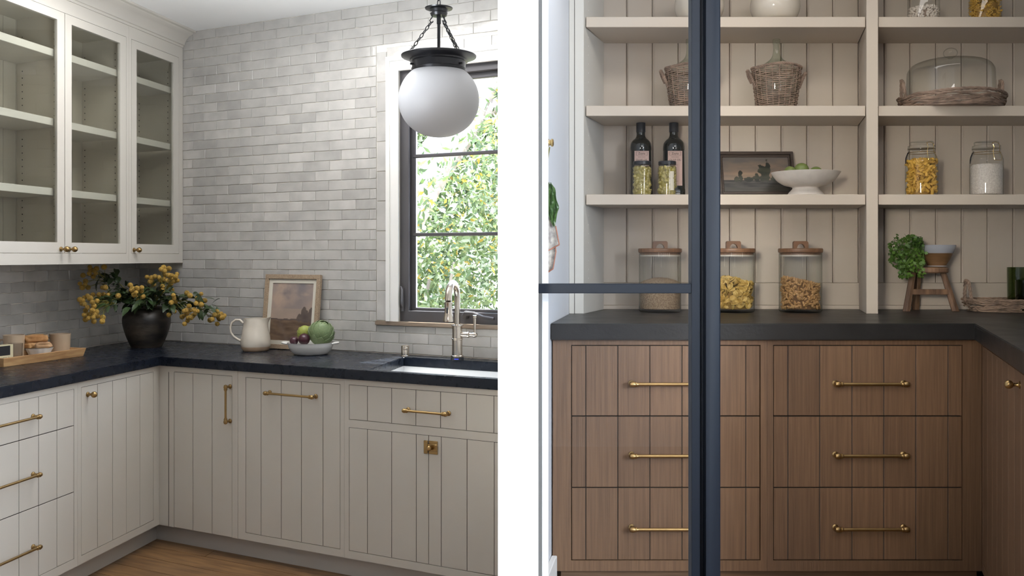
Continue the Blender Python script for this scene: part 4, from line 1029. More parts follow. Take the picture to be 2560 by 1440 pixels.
# ---------------------------------------------------------------- steel and glass door
dx = lambda px: xx(px, YD)
door = struct('door_1', G().prism([(dx(1725),2.032),(dx(1746),2.032),(dx(1747),2.046),(dx(1757),2.046),(dx(1758),2.022),(dx(1791),2.022),(dx(1795),2.026),(dx(1795),2.080),(dx(1725),2.070)], PFZ+.002, 2.62), STEEL, bevel=.0008, label='charcoal steel stile of the sliding glass pantry door')
xl = .0560
obj('muntin', G().box(xl, dx(1725.5), 2.034, 2.066, zy(733.5, 2.034), zy(709.5, 2.034)), STEEL, parent=door, bevel=.0012)
obj('door_rail', G().box(xl, dx(1725.5), 2.034, 2.066, PFZ+.002, .36), STEEL, parent=door, bevel=.001)
obj('door_rail', G().box(xl, dx(1725.5), 2.034, 2.066, 2.56, 2.62), STEEL, parent=door, bevel=.001)
for za, zb_ in ((.355, zy(733.5, 2.034)+.003), (zy(709.5, 2.034)-.003, 2.565)):
    obj('pane', G().box(xl+.001, dx(1727), 2.050, 2.056, za, zb_), PANED, parent=door)
# ---------------------------------------------------------------- stained oak base cabinets
def SP(s, d, z): return (s, YC_-d, z)
px3 = lambda p: xx(p, YC_)
DZ = [(.8695, 1.1015), (.6318, .8660), (.3905, .6285)]
def pfront(cab, s0, s1, seams, handles, order):
    for (za, zb_), py in zip(DZ, (958, 1136, 1318)):
        o = front(cab, 'drawer', SP, s0+.0026, s1-.0026, za, zb_, seams, -.002, PANTRYOAK, gw=.0014)
        zz = zy(py, YC_); pull(o, (px3(handles[0]+7), YC_+.001, zz), (px3(handles[1]-7), YC_+.001, zz), (0,-1), r=.0058)
    return cab
xm_ = px3(1917.5)
ca = thing('drawer_cabinet', 'stained oak cabinet of three drawers, partly behind the glass door', 'cabinet', (.62, 3.6, PFZ))
face(ca, SP, px3(1382), xm_-.0003, .353, CZB-.0005, [(px3(1428), px3(1901.5), .388, 1.1045)], 0, PANTRYOAK)
obj('carcass', G().prism([(.150,YC_+.022),(xm_-.001,YC_+.022),(xm_-.001,3.98),(.335,3.98),(.24,3.70)], .353, CZB-.001), DARKGAP, parent=ca, world=True)
pfront(ca, px3(1428), px3(1901.5), [px3(p) for p in (1464.6,1544.7,1624.9,1705.4,1785.2,1865)], (1572, 1758), 0)
cb = thing('drawer_cabinet', 'stained oak cabinet of three drawers in full view, beyond the steel stile', 'cabinet', (1.2, 3.6, PFZ))
face(cb, SP, xm_+.0003, px3(2454), .353, CZB-.0005, [(px3(1933), px3(2407), .388, 1.1045)], 0, PANTRYOAK)
obj('carcass', G().box(xm_+.001, px3(2454)-.002, YC_+.022, 3.98, .353, CZB-.001), DARKGAP, parent=cb, world=True)
pfront(cb, px3(1933), px3(2407), [px3(p) for p in (1970.4,2050,2130.7,2210.4,2290.5,2371)], (2081, 2265), 0)
struct('baseboard_oak', G().box(.165, px3(2454), YC_+.035, YC_+.055, PFZ, .3525), PANTRYOAKH, label='stained oak toe kick board')
RX0, RY0 = px3(2454)+.001, YC_
def SR(s, d, z): return (RX0-.3366*s-.9416*d, RY0-.9416*s+.3366*d, z)
cc = thing('base_cabinet', 'stained oak cabinet on the returning side, with a brass ball knob', 'cabinet', SR(.5, -.3, PFZ))
sE = 1.13
obj('face_frame', G().plate([.0, .03, sE-.03, sE], [.353, .388, 1.1045, CZB-.0005], 0, .02, skip=lambda x, y: .03 < x < sE-.03 and .388 < y < 1.1045).map(lambda x, y, t: SR(x, -.02+t, y)), PANTRYOAK, parent=cc, world=True, smooth=0)
obj('carcass', G().prism([SR(.02,-.022,0)[:2], SR(sE-.01,-.022,0)[:2], (2.30,2.14), (2.30,3.98), (RX0+.005,3.98)], .353, CZB-.001), PANTRYOAK, parent=cc, world=True)
dr = front(cc, 'door', SR, .032, sE-.032, .390, 1.1025, [.032+.11*k for k in range(1, 9)], 0, PANTRYOAK)
kP = None
for s in np.linspace(.2, 1.1, 400):
    p = SR(s, .0, 0)
    if abs(p[0]/p[1]-(2553-1280)/F) < .0012: kP = s; break
q = SR(kP or .8, 0, 0); knob(dr, (q[0], q[1], zy(965, q[1]-.02)), (-.9416, .3366), R=.0112)
# counter
P2 = [(.1265,3.16),(1.522,3.16),(1.522-.3366*1.2,3.16-.9416*1.2),(1.292,3.16-.9416*1.2),(1.292,2.125),(2.32,2.125),(2.32,3.9985),(.323,3.9985),(.220,3.70)]
ct2 = obj('countertop', G().prism(P2, CZB, CZ), M('charcoal_stone', (.017,.016,.0155), .38, var=.3, vs=5, bump=.07, bs=80, rvar=.06, spec=.32), bevel=.0025, seg=2, smooth=30)
tag(ct2, 'charcoal stone countertop over the stained oak pantry cabinets', 'countertop')
# ---------------------------------------------------------------- open shelving
sh = thing('shelving', 'built-in cream open shelving with a broad upright between two bays', 'shelves', (.9, 3.85, CZ))
sdz = (CZ+.0003, ZC-.001)
lf = obj('side_panel', G().prism([(.2195,YS_),(xx(1459.5,YS_),YS_),(xx(1508.7,YW),YW-.0105),(.3235,YW-.0105)], *sdz), PPAINTW, parent=sh, world=True, bevel=.001)
obj('groove', G().box(xx(1435.7,YS_), xx(1437,YS_), YS_-.0008, YS_+.001, *sdz), DARKGAP, parent=lf, world=True)
obj('upright', G().prism([(xx(2166,YS_),YS_),(xx(2195.3,YS_),YS_),(1.486,YW-.0105),(xx(2145.5,YW),YW-.0105)], *sdz), PPAINT, parent=sh, world=True, bevel=.001)
g = G()
for zz in np.arange(CZ+.1, 2.5, .035):
    for t in (.22,):
        a = Vector((xx(1459.5,YS_), YS_, zz)); b = Vector((xx(1508.7,YW), YW-.0105, zz)); c = a.lerp(b, t); nrm = Vector((.94, -.34, 0))
        g.tube([c-nrm*.001, c+nrm*.0005], .0023, 6)
obj('pin_hole', g, WHITE, parent=sh, world=True, kind='stuff')
YF = 3.716
SZ = []
for k, (ya, yb) in enumerate(((42, 68), (264.3, 290), (486, 512))):
    z1_, z0_ = zy(ya, YF), zy(yb, YF); SZ.append(z1_)
    obj('shelf', G().prism([(xx(1465,YF),YF),(xx(2163.5,YF),YF),(xx(2144.5,YW)-.001,YW-.0015),(xx(1509.5,YW)+.001,YW-.0015)], z0_, z1_), PPAINT, parent=sh, world=True, bevel=.0015, smooth=0)
    obj('shelf', G().prism([(xx(2196.3,YF),YF),(2.28,YF),(2.33,YW-.0015),(1.4875,YW-.0015)], z0_, z1_), PPAINT, parent=sh, world=True, bevel=.0015, smooth=0)
# ================================================================ pantry things
def scatter(name, tmpl_v, tmpl_f, pts, mat, parent=None, s=1.0, jitter=.15, seed=1, outward=None):
    r = np.random.default_rng(seed); tv = np.array(tmpl_v)*s; vs = []; fs = []; m = len(tv)
    for i, p in enumerate(pts):
        q_ = r.normal(0, 1, 4); q_ /= np.linalg.norm(q_); w_, x, y, z = q_
        Rm = np.array([[1-2*(y*y+z*z),2*(x*y-z*w_),2*(x*z+y*w_)],[2*(x*y+z*w_),1-2*(x*x+z*z),2*(y*z-x*w_)],[2*(x*z-y*w_),2*(y*z+x*w_),1-2*(x*x+y*y)]])
        vs += [tuple(v) for v in (tv*r.uniform(1-jitter, 1+jitter)) @ Rm.T+np.array(p)]
        fs += [tuple(k+i*m for k in f) for f in tmpl_f]
    g = G(); g.v = vs; g.f = fs
    return obj(name, g, mat, parent=parent, smooth=50, recalc=False, kind='stuff')
def tm(g): return g.v, g.f
def cylpts(R, h, n, hfn=None, seed=0, core=.86):
    r = np.random.default_rng(seed); out = []
    while len(out) < n:
        a = r.uniform(0, 2*pi); top = r.uniform() < .3
        rr = R*sqrt(r.uniform()) if top else R*r.uniform(core, 1)
        x, y = rr*cos(a), rr*sin(a); H_ = hfn(x, y) if hfn else h
        out.append((x, y, H_ if top else r.uniform(.004, 1)*H_))
    return out
def base_at(px, Y, z): return (xx(px, Y), Y, z)
YO = 3.84; s1_ = YO/F
# ---- stoneware bowls on the top shelf
def bigbowl(label, px, hw):
    t = thing('bowl', label, 'bowl', base_at(px, YO, SZ[0]))
    pr = smoothprof([(hw*.42*s1_,0),(hw*.50*s1_,.003),(hw*.52*s1_,.006),(hw*.80*s1_,.018),(hw*.97*s1_,.045),(hw*1.02*s1_,.075),(hw*.96*s1_,.115),(hw*.97*s1_,.120)], 4)
    obj('body', G().lathe(hollow(pr, .004, .012), 48), CREAMCER, parent=t, smooth=60)
bigbowl('cream glazed round bowl on the top shelf, half hidden by the steel stile', 1748, 60)
bigbowl('cream glazed round bowl on the top shelf, clear of the stile', 1938, 60)
# ---- clip-top jars
def clipjar(label, px, shelf, hw, yb, yt, seed):
    Y = YO; s = Y/F; z0_ = SZ[shelf]; H_ = zy(yt, Y)-z0_ if yt > 0 else .205
    t = thing('storage_jar', label, 'jar', base_at(px, Y, z0_)); R = hw*s
    pr = smoothprof([(R*.80,0),(R*.94,.004),(R,.014),(R,H_*.62),(R*.97,H_*.69),(R*.86,H_*.755),(R*.80,H_*.79),(R*.80,H_*.83)], 3)+[(R*.84,H_*.84),(R*.84,H_*.87),(R*.79,H_*.875)]
    obj('glass_body', G().lathe(pr, 40, cap1=False), JARG, parent=t, smooth=50)
    obj('lid', G().lathe([(R*.78,H_*.882),(R*.84,H_*.89),(R*.84,H_*.925),(R*.72,H_*.94),(R*.74,H_*.985),(R*.70,H_),(R*.3,H_*.992),(.002,H_*.99)], 40), JARG, parent=t, smooth=40)
    obj('rubber_seal', G().lathe([(R*.80,H_*.8755),(R*.855,H_*.8755),(R*.855,H_*.8815),(R*.80,H_*.8815)], 40), M('pale_rubber', (.55,.50,.42), .6), parent=t)
    obj('neck_wire', G().tube([(R*.83*cos(a), R*.83*sin(a), H_*.80) for a in np.linspace(0, 2*pi, 33)[:-1]], .0011, 5, closed=True), BRASSP, parent=t)
    a0 = -pi/2+.25
    def cy(a, z, k=1.0): return (R*k*cos(a), R*k*sin(a), H_*z)
    for da in (-.27, .27):
        obj('clasp_wire', G().tube([cy(a0+da, .96, .80), cy(a0+da, .93, .90), cy(a0+da*.8, .88, .92), cy(a0+da, .81, .90), cy(a0+da*1.1, .72, 1.05), cy(a0+da*.9, .64, 1.04)], .0011, 5), BRASSP, parent=t)
    obj('clasp_bar', G().tube([cy(a0-.25, .64, 1.04), cy(a0+.25, .64, 1.04)], .0011, 5), BRASSP, parent=t)
    obj('clasp_bar', G().tube([cy(a0-.27, .96, .82), cy(a0, .975, .80), cy(a0+.27, .96, .82)], .0011, 5), BRASSP, parent=t)
    obj('hinge_wire', G().tube([cy(pi-.1, .81, .86), cy(pi, .70, 1.04), cy(pi+.05, .60, 1.06), cy(pi+.1, .72, 1.03), cy(pi+.1, .82, .86)], .0012, 5), BLACKM, parent=t)
    return t, R, H_
def contents(name, label, t, g, pts, mat, coremat, R, h, s=1.0, seed=1, jitter=.15):
    o = scatter(name, *tm(g), pts, mat, s=s, seed=seed, jitter=jitter); o.location = t.location
    tag(o, label, 'food', kind='stuff')
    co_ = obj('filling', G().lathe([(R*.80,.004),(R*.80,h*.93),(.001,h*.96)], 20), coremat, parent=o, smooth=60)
    return o
t, R, H_ = clipjar('clip-top glass jar of ridged tube pasta on the lowest shelf', 2304, 2, 38.5, 485, 355, 1)
g = G(); nn_ = 9
for rr, fl in ((.0075, 0), (.0062, 1)): g.add([(rr*cos(2*pi*k/nn_), rr*sin(2*pi*k/nn_), z) for z in (-.019, .019) for k in range(nn_)], [(k, (k+1)%nn_, nn_+(k+1)%nn_, nn_+k) for k in range(nn_)])
g.f += [(k, (k+1)%nn_, 2*nn_+(k+1)%nn_, 2*nn_+k) for k in range(nn_)]+[(nn_+k, nn_+(k+1)%nn_, 3*nn_+(k+1)%nn_, 3*nn_+k) for k in range(nn_)]
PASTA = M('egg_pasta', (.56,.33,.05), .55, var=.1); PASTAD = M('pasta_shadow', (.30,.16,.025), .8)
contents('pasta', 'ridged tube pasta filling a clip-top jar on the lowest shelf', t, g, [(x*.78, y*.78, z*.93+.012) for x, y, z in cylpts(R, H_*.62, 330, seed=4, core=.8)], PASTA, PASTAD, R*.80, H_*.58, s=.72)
t, R, H_ = clipjar('clip-top glass jar of white rice on the lowest shelf', 2466, 2, 39, 485, 355, 2)
RICE = M('white_rice', (.68,.62,.55), .7, col2=(.52,.46,.40), vs=160, bump=.6, bs=260)
o = obj('rice', G().lathe([(R*.80,.004),(R*.94,.008),(R*.95,H_*.55),(R*.85,H_*.585),(R*.3,H_*.60),(.001,H_*.605)], 40), RICE, smooth=50); o.location = t.location
tag(o, 'white rice filling a clip-top jar on the lowest shelf', 'food', kind='stuff')
t, R, H_ = clipjar('clip-top glass jar of white beans at the top edge of the picture', 2309, 0, 37.5, 40, -80, 3)
g = G().ball((0,0,0), (.0085,.0052,.0046), 8, 6)
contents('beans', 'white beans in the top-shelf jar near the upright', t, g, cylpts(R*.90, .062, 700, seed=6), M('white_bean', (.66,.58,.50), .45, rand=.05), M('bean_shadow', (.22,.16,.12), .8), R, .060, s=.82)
t, R, H_ = clipjar('clip-top glass jar of spiral pasta at the top edge of the picture', 2463, 0, 37.5, 40, -80, 4)
g = G(); pts_ = []
for k in range(15): a = k*1.25; pts_.append((.0036*cos(a), .0036*sin(a), -.017+.034*k/14))
g.tube(pts_, .0030, 5)
contents('pasta', 'spiral pasta in the top-shelf jar further from the upright', t, g, [(x*.84, y*.84, z+.008) for x, y, z in cylpts(R, .085, 170, seed=8)], PASTA, PASTAD, R, .083, s=.9)
# ---- wicker-wrapped demijohns
def weave(g, rf_, z0_, z1_, nr_, ns, r, ry=1.0, amp=.0022, n=96, phase=0):
    for i in range(nr_):
        z = z0_+(z1_-z0_)*i/(nr_-1); pts = []
        for k in range(n):
            a = 2*pi*k/n; w_ = amp*cos(ns/2*a+pi*i+phase); R_ = rf_(z)+w_
            pts.append((R_*cos(a), R_*sin(a)*ry, z+.0006*sin(5*a+i*1.7)))
        g.tube(pts, r*rnd.uniform(.85, 1.1), 5, closed=True)
    return g
def braid(g, pts, R, r, turns):
    P = [Vector(p) for p in pts]; L_ = len(P)
    fine = []
    for i in range(L_-1):
        for k in range(6): fine.append(P[i].lerp(P[i+1], k/6))
    fine.append(P[-1])
    for ph_ in (0, 2.094, 4.189):
        out = []
        for i, p in enumerate(fine):
            t = (fine[min(i+1, len(fine)-1)]-fine[max(i-1, 0)]).normalized(); u_ = t.orthogonal().normalized(); v_ = t.cross(u_)
            a = turns*2*pi*i/len(fine)+ph_; out.append(p+u_*cos(a)*R+v_*sin(a)*R)
        g.tube(out, r, 6)
    return g
def demijohn(label, px, flip):
    Y = YO; s = Y/F; t = thing('demijohn', label, 'bottle', base_at(px, Y, SZ[1])); zz = lambda py: zy(py, Y)-SZ[1]
    pr = smoothprof([(44*s,.006),(52*s,zz(240)),(56*s,zz(205)),(53*s,zz(185)),(44*s,zz(170)),(31*s,zz(160)),(17*s,zz(150)),(10*s,zz(140)),(7.6*s,zz(127)),(7*s,zz(112))], 5)+[(8.8*s,zz(110)),(9.2*s,zz(106)),(8.8*s,zz(102)),(9.2*s,zz(99.5)),(7.4*s,zz(98)),(6*s,zz(99))]
    obj('glass_body', G().lathe(pr, 44, cap1=False), JARD, parent=t, smooth=60)
    zb_, zt_ = .004, zz(172); rf_ = lambda z: (45+(60-45)*min(1, (z/zt_))**.75)*s
    obj('basket_weave', weave(G(), rf_, zb_, zt_, 23, 22, .0024), WICKERD, parent=t, kind='stuff', recalc=False)
    g = G()
    for k in range(22):
        a = 2*pi*k/22; g.tube([(rf_(z)*cos(a), rf_(z)*sin(a), z) for z in np.linspace(0, zt_+.004, 6)], .0023, 6)
    obj('basket_stake', g, WICKERD, parent=t, kind='stuff', recalc=False)
    g = G(); rim = [((60*s)*cos(a), (60*s)*sin(a), zt_+.002+.003*sin(3*a)) for a in np.linspace(0, 2*pi, 41)]
    obj('basket_rim', braid(g, rim, .0032, .0026, 26), WICKERD, parent=t, kind='stuff', recalc=False)
    obj('basket_base', G().lathe([(44*s,0),(45*s,.002),(45*s,.006),(.002,.006)], 32), WICKERD, parent=t)
    for sg, hh in ((-1, 178), (1, 184)):
        pts = [(sg*54*s, -.012, zz(222)), (sg*60*s, -.014, zz(206)), (sg*66*s, -.012, zz(192)), (sg*72*s, -.004, zz(hh)), (sg*72*s, .006, zz(hh)), (sg*67*s, .013, zz(192)), (sg*60*s, .014, zz(206))]
        obj('basket_handle', braid(G(), pts, .0040, .0034, 7), WICKERD, parent=t, kind='stuff', recalc=False)
demijohn('wicker-wrapped glass demijohn half hidden by the steel door stile', 1724, 0)
demijohn('wicker-wrapped glass demijohn standing clear on the middle shelf', 1941, 1)
# ---- glass dome on a willow tray
Y = 3.835; s = Y/F; zz = lambda py: zy(py, Y)-SZ[1]
t = thing('wicker_tray', 'round willow tray with two upright handles under a glass dome', 'tray', base_at(2379, Y, SZ[1]))
rf_ = lambda z: (116+10*(z/.055))*s
def willow(g, rf_, z0_, z1_, n_, ry, seed, r=.0036, amp=.005):
    r_ = random.Random(seed)
    for i in range(n_):
        a0 = r_.uniform(0, 2*pi); span = r_.uniform(1.1, 2.3); zc_ = z0_+(z1_-z0_)*((i+.5)/n_); pts = []
        for k in range(22):
            u_ = k/21; a = a0+span*u_; z = zc_+amp*sin(u_*pi*3+i)+.002*sin(9*a); R_ = rf_(z)+.0045*sin(u_*pi*5+i*1.3)
            pts.append((R_*cos(a), R_*sin(a)*ry, max(z, r)))
        rr = r*r_.uniform(.7, 1.15); g.tube(pts, [rr*(.55+.45*sin(pi*min(1, max(.04, k/21)))) for k in range(22)], 5)
    return g
obj('weave', willow(G(), rf_, .004, .050, 78, .92, 3), WICKERD, parent=t, kind='stuff', recalc=False)
obj('base', G().lathe([(114*s,.0),(116*s,.006),(.002,.008)], 40).map(lambda x, y, z: (x, y*.92, z)), WICKERD, parent=t)
g = G(); braid(g, [((124*s)*cos(a), (124*s)*sin(a)*.92, .052+.006*cos(2*a+pi)) for a in np.linspace(0, 2*pi, 49)], .0035, .0034, 16)
obj('rim', g, WICKERD, parent=t, kind='stuff', recalc=False)
for sg in (-1, 1):
    pts = [(sg*118*s, -.022, .030), (sg*121*s, -.020, .060), (sg*(124)*s, -.010, zz(206)), (sg*124*s, .008, zz(200)), (sg*121*s, .018, .060), (sg*118*s, .020, .030)]
    obj('handle', braid(G(), pts, .0035, .0036, 6), WICKERD, parent=t, kind='stuff', recalc=False)
t = thing('glass_dome', 'clear glass cloche dome with a ball knob on the willow tray', 'dome', base_at(2376, Y, SZ[1]+.0085))
zb_ = .0; f3 = lambda py: zz(py)-.0085
pr = smoothprof([(104*s,0),(103.5*s,.03),(102*s,f3(190)),(99*s,f3(174)),(88*s,f3(161)),(66*s,f3(153)),(35*s,f3(149)),(4*s,f3(147.5))], 5)
obj('dome', G().lathe(pr, 64, cap0=False), JARG, parent=t, smooth=60)
obj('knob', G().lathe([(4*s,f3(148)),(5*s,f3(146)),(9*s,f3(143.5))]+[(17*s*cos(a), f3(133)+13*s*sin(a)) for a in np.linspace(-.9, 1.5, 12)], 28), JARG, parent=t, smooth=60)
# ---- olive oil bottles and pickle jars
def sq(r, z, a, p=4.5):
    k = (abs(cos(a))**p+abs(sin(a))**p)**(-1/p); b = max(0, min(1, (.186-z)/.018)); return r*(1+(min(k, 1.13)-1)*b)
def oil(label, px):
    Y = 3.90; s = Y/F; t = thing('oil_bottle', label, 'bottle', base_at(px, Y, SZ[2])); zz = lambda py: zy(py, Y)-SZ[2]
    pr = [(25*s,0),(26.3*s,.003),(26.8*s,.008),(26.8*s,.030),(26.2*s,.032),(26.2*s,zz(378)),(26.8*s,zz(376)),(26.8*s,zz(369))]+smoothprof([(26.5*s,zz(366)),(25*s,zz(358)),(20*s,zz(351)),(14*s,zz(346)),(11*s,zz(340)),(10.6*s,zz(332)),(10.5*s,zz(324))], 4)
    obj('glass_body', G().lathe(pr, 48, fn=sq), OILG, parent=t, smooth=40)
    obj('cap', G().lathe([(11.0*s,zz(331)),(11.6*s,zz(330)),(11.6*s,zz(309)),(11*s,zz(307.5)),(.002,zz(307.5))], 28), CAPB, parent=t, smooth=30)
    yl = -26.2*s-.0003
    lb = obj('label', G().box(-19*s, 16.5*s, yl-.0004, yl+.004, zz(466), zz(380)), LABELP, parent=t, smooth=0, label='blush paper label')
    yt_ = yl-.0005; w_ = -1.2*s
    for b_, sz_, py in (('Zayta', .0125, 386.5), ('EXTRA VIRGIN', .0044, 395.5), ('OLIVE OIL', .0105, 402.5), ('cold pressed', .0040, 415), ('500 ml', .0045, 440), ('FIRST HARVEST', .0035, 455)):
        text(b_, sz_, t, INK, (w_, yt_, zz(py)), (pi/2, 0, 0))
    obj('label_border', G().plate([-15*s, -14.4*s, 12*s, 12.6*s], [zz(391.5), zz(391.5)+.0006, zz(382)-.0006, zz(382)], 0, .0002, skip=lambda x, y: -14.4*s < x < 12*s and zz(391.5)+.0006 < y < zz(382)-.0006).map(lambda x, y, z: (x, yt_-z, y)), INK, parent=t)
oil('dark olive oil bottle with blush label, further from the steel stile', 1602)
oil('dark olive oil bottle with blush label, closer to the steel stile', 1684.5)
def pickles(label, px, seed, fl):
    Y = 3.775; s = Y/F; t = thing('preserve_jar', label, 'jar', base_at(px, Y, SZ[2])); zz = lambda py: zy(py, Y)-SZ[2]; R = 23.5*s
    pr = smoothprof([(R*.82,0),(R*.96,.003),(R,.010),(R,zz(425)),(R*.96,zz(419)),(R*.88,zz(415)),(R*.88,zz(412))], 3)
    obj('glass_body', G().lathe(pr, 36, cap1=False), JARG, parent=t, smooth=50)
    obj('lid', G().lathe([(R*.90,zz(412.5)),(R*.945,zz(412)),(R*.945,zz(405)),(R*.90,zz(403.5)),(.002,zz(404))], 32), CAPB, parent=t, smooth=30, label='black screw lid')
    g = G().ball((0,0,0), (.0125,.0095,.0065), 9, 6)
    o = scatter('pickled_artichokes', *tm(g), [(x*.84, y*.84, z+.004) for x, y, z in cylpts(R*.92, zz(424), 190, seed=seed)], M('pickled_artichoke', (.42,.35,.11), .3, col2=(.22,.18,.05), vs=60, coat=.4), s=.9, seed=seed)
    o.location = t.location; tag(o, fl, 'food', kind='stuff')
    obj('brine', G().lathe([(R*.80,.004),(R*.80,zz(422)),(.001,zz(422))], 20), M('brine_oil', (.26,.21,.03), .3), parent=o)
    return t
pickles('black-lidded jar of artichokes directly before the first oil bottle', 1605, 11, 'pickled artichoke pieces in the unlabelled preserve jar')
t = pickles('black-lidded jar of artichokes with a small pale label, overlapping the second oil bottle', 1668, 23, 'pickled artichoke pieces in the jar with a small pale label')
Y = 3.775; s = Y/F; R = 23.5*s
g = G(); A_ = np.linspace(-1.42, -.98, 8)
for k in range(7): g.add([(R*1.01*cos(A_[k]), R*1.01*sin(A_[k]), .018), (R*1.01*cos(A_[k+1]), R*1.01*sin(A_[k+1]), .018), (R*1.01*cos(A_[k+1]), R*1.01*sin(A_[k+1]), .092), (R*1.01*cos(A_[k]), R*1.01*sin(A_[k]), .092)], [(0,1,2,3)])
bmv = g; o = obj('label', g, M('pale_label', (.62,.58,.48), .7), parent=t, recalc=False, label='small pale paper label')
# ---- dark framed landscape
Yb, Yt = 3.925, 3.985
t = thing('framed_picture', 'wide dark-framed landscape painting leaning at the back of the lowest shelf', 'picture', (xx(1889, Yb), Yb, SZ[2]))
xa, xb = xx(1795, 3.95), xx(1984.5, 3.95); za, zb_ = SZ[2]+.0005, zy(379, 3.97)
def PG(x, y, tt): return (xa+(xb-xa)*x, Yb+(Yt-Yb)*y-tt, za+(zb_-za)*y)
FRD = M('dark_moulded_frame', (.085,.062,.048), .5, col2=(.05,.036,.028), vs=6, stretch=(2,20,20), bump=.1, bs=30)
obj('frame', G().plate([0, .035, .965, 1], [0, .065, .935, 1], 0, .022, skip=lambda x, y: .035 < x < .965 and .065 < y < .935).map(PG), FRD, parent=t, world=True, bevel=.0015, smooth=0)
obj('inner_frame', G().plate([.0355, .066, .934, .9645], [.0655, .125, .875, .9345], 0, .015, skip=lambda x, y: .066 < x < .934 and .125 < y < .875).map(PG), FRD, parent=t, world=True, bevel=.003, smooth=0)
def duskpic(u, v):
    n = nz(u*3+1, v*6, 1, 5)
    if v > .34:
        c = mixc((.28,.195,.13), (.13,.115,.105), (v-.3)*1.4+.4*n); c = mixc(c, (.34,.23,.15), max(0, .5-abs(v-.50)*4+.5*nz(u*2,v*14,1,3)))
        if u < .3: c = mixc(c, (.13,.12,.11), .4*(.3-u)*3)
    else: c = mixc((.025,.023,.022), (.07,.065,.055), .4+.8*nz(u*4, v*20, 1, 3))
    if v < .12: c = mixc(c, (.055,.05,.04), .7)
    for cxx, ww, hh, sd in ((.60,.10,.62,2),(.68,.06,.66,4),(.50,.08,.30,6),(.26,.05,.36,7),(.86,.10,.32,8),(.38,.10,.16,3),(.20,.05,.18,5),(.78,.08,.22,1)):
        if clumps(u, v, cxx, .28, ww, hh, sd) > .45: c = mixc((.022,.024,.018), (.06,.062,.04), .5+n)
    return c
paint_canvas('canvas', t, 'dusk_painting', duskpic, 150, 76, lambda u, v: PG(.064+.872*u, .123+.754*v, .008), .4)
# ---- pedestal bowl of limes
Y = 3.80; s = Y/F; t = thing('pedestal_bowl', 'matte cream footed bowl holding limes, overlapping the dark landscape', 'bowl', base_at(2014, Y, SZ[2])); zz = lambda py: zy(py, Y)-SZ[2]
pr = smoothprof([(43*s,0),(44*s,.004),(40*s,.014),(33*s,zz(473)),(34*s,zz(468)),(52*s,zz(463)),(68*s,zz(453)),(77*s,zz(442)),(83.5*s,zz(432)),(83*s,zz(431))], 4)
inn = [(79*s,zz(432)),(70*s,zz(445)),(52*s,zz(456)),(20*s,zz(460)),(.001,zz(461))]
obj('body', G().lathe(pr+inn, 56), PLASTER, parent=t, smooth=60)
for px, py, r_, lb in ((1975, 431, 15, 'small lime nearest the dark picture'), (2003.5, 427, 19, 'largest lime, highest in the footed bowl'), (2039, 434, 17, 'lime on the upright side of the footed bowl')):
    c = at(px, py, Y-.01+(.02 if px == 2003.5 else 0)); t2 = thing('lime', lb, 'lime', c); g = G().ball((0,0,0), (r_*s, r_*s, r_*s*1.04), 20, 14)
    obj('fruit', g, LIME, parent=t2, smooth=70); t2.rotation_euler = (.4, .5*(px-2000)/30, 0)
# ---- canisters with oak lids
def canister(label, px, name, flabel, fill):
    Y = 3.83; s = Y/F; t = thing('canister', label, 'jar', base_at(px, Y, CZ)); zz = lambda py: zy(py, Y)-CZ; R = 52*s
    rib = lambda r, z, a: r*(1+.006*cos(70*a))
    obj('glass_body', G().lathe([(R*.93,0),(R*.98,.003),(R,.010),(R,zz(631.5)),(R*.965,zz(631.5)),(R*.965,.012),(.002,.008)], 280, fn=rib), JARG, parent=t, smooth=30)
    obj('lid', G().lathe([(R*.93,zz(640)),(R*.94,zz(633)),(R*1.03,zz(631)),(R*1.045,zz(628)),(R*1.04,zz(622.5)),(R*1.01,zz(621)),(.002,zz(620.5))], 48), WALNUT, parent=t, smooth=30)
    obj('seal', G().lathe([(R*.935,zz(641)),(R*.96,zz(641)),(R*.96,zz(637)),(R*.935,zz(637))], 40), M('clear_seal', (.5,.45,.38), .4), parent=t)
    hw, hh = 18.3*s, zz(603)-zz(621); g = G(); o_, i_ = [], []
    for k in range(13):
        a = pi*k/12; i_.append((-10*s*cos(a), zz(621)+.001+10.5*s*sin(a)*1.0))
    o_ = [(-hw, zz(620.8)), (-hw, zz(620.8)+hh*.75), (-hw*.93, zz(620.8)+hh*.93), (-hw*.8, zz(620.8)+hh)]+[(-hw*.8+hw*1.6*k/6, zz(620.8)+hh) for k in range(1, 6)]+[(hw*.8, zz(620.8)+hh), (hw*.93, zz(620.8)+hh*.93), (hw, zz(620.8)+hh*.75), (hw, zz(620.8))]
    for yy in (-.009, .009):
        g.v += [(x, yy, z) for x, z in o_]+[(x, yy, z) for x, z in i_]
    m = 13
    for k in range(12):
        g.f += [(k, k+1, m+k+1, m+k), (2*m+k, 3*m+k, 3*m+k+1, 2*m+k+1), (k, 2*m+k, 2*m+k+1, k+1), (m+k, m+k+1, 3*m+k+1, 3*m+k)]
    g.f += [(0, m, 3*m, 2*m), (12, 2*m+12, 3*m+12, m+12)]
    obj('handle', g, WALNUT, parent=t, smooth=30, bevel=0)
    o = fill(t, R*.955, zz); o.location = t.location; tag(o, flabel, 'food', kind='stuff'); return t
def fgrain(t, R, zz):
    GR = M('pearl_grain', (.52,.38,.25), .8, col2=(.28,.18,.11), vs=170, bump=.8, bs=300)
    return obj('grain', G().lathe([(R*.9,.0125),(R*.985,.014),(R*.985,zz(706)),(R*.8,zz(701)),(R*.4,zz(695)),(.001,zz(693))], 48), GR, smooth=60)
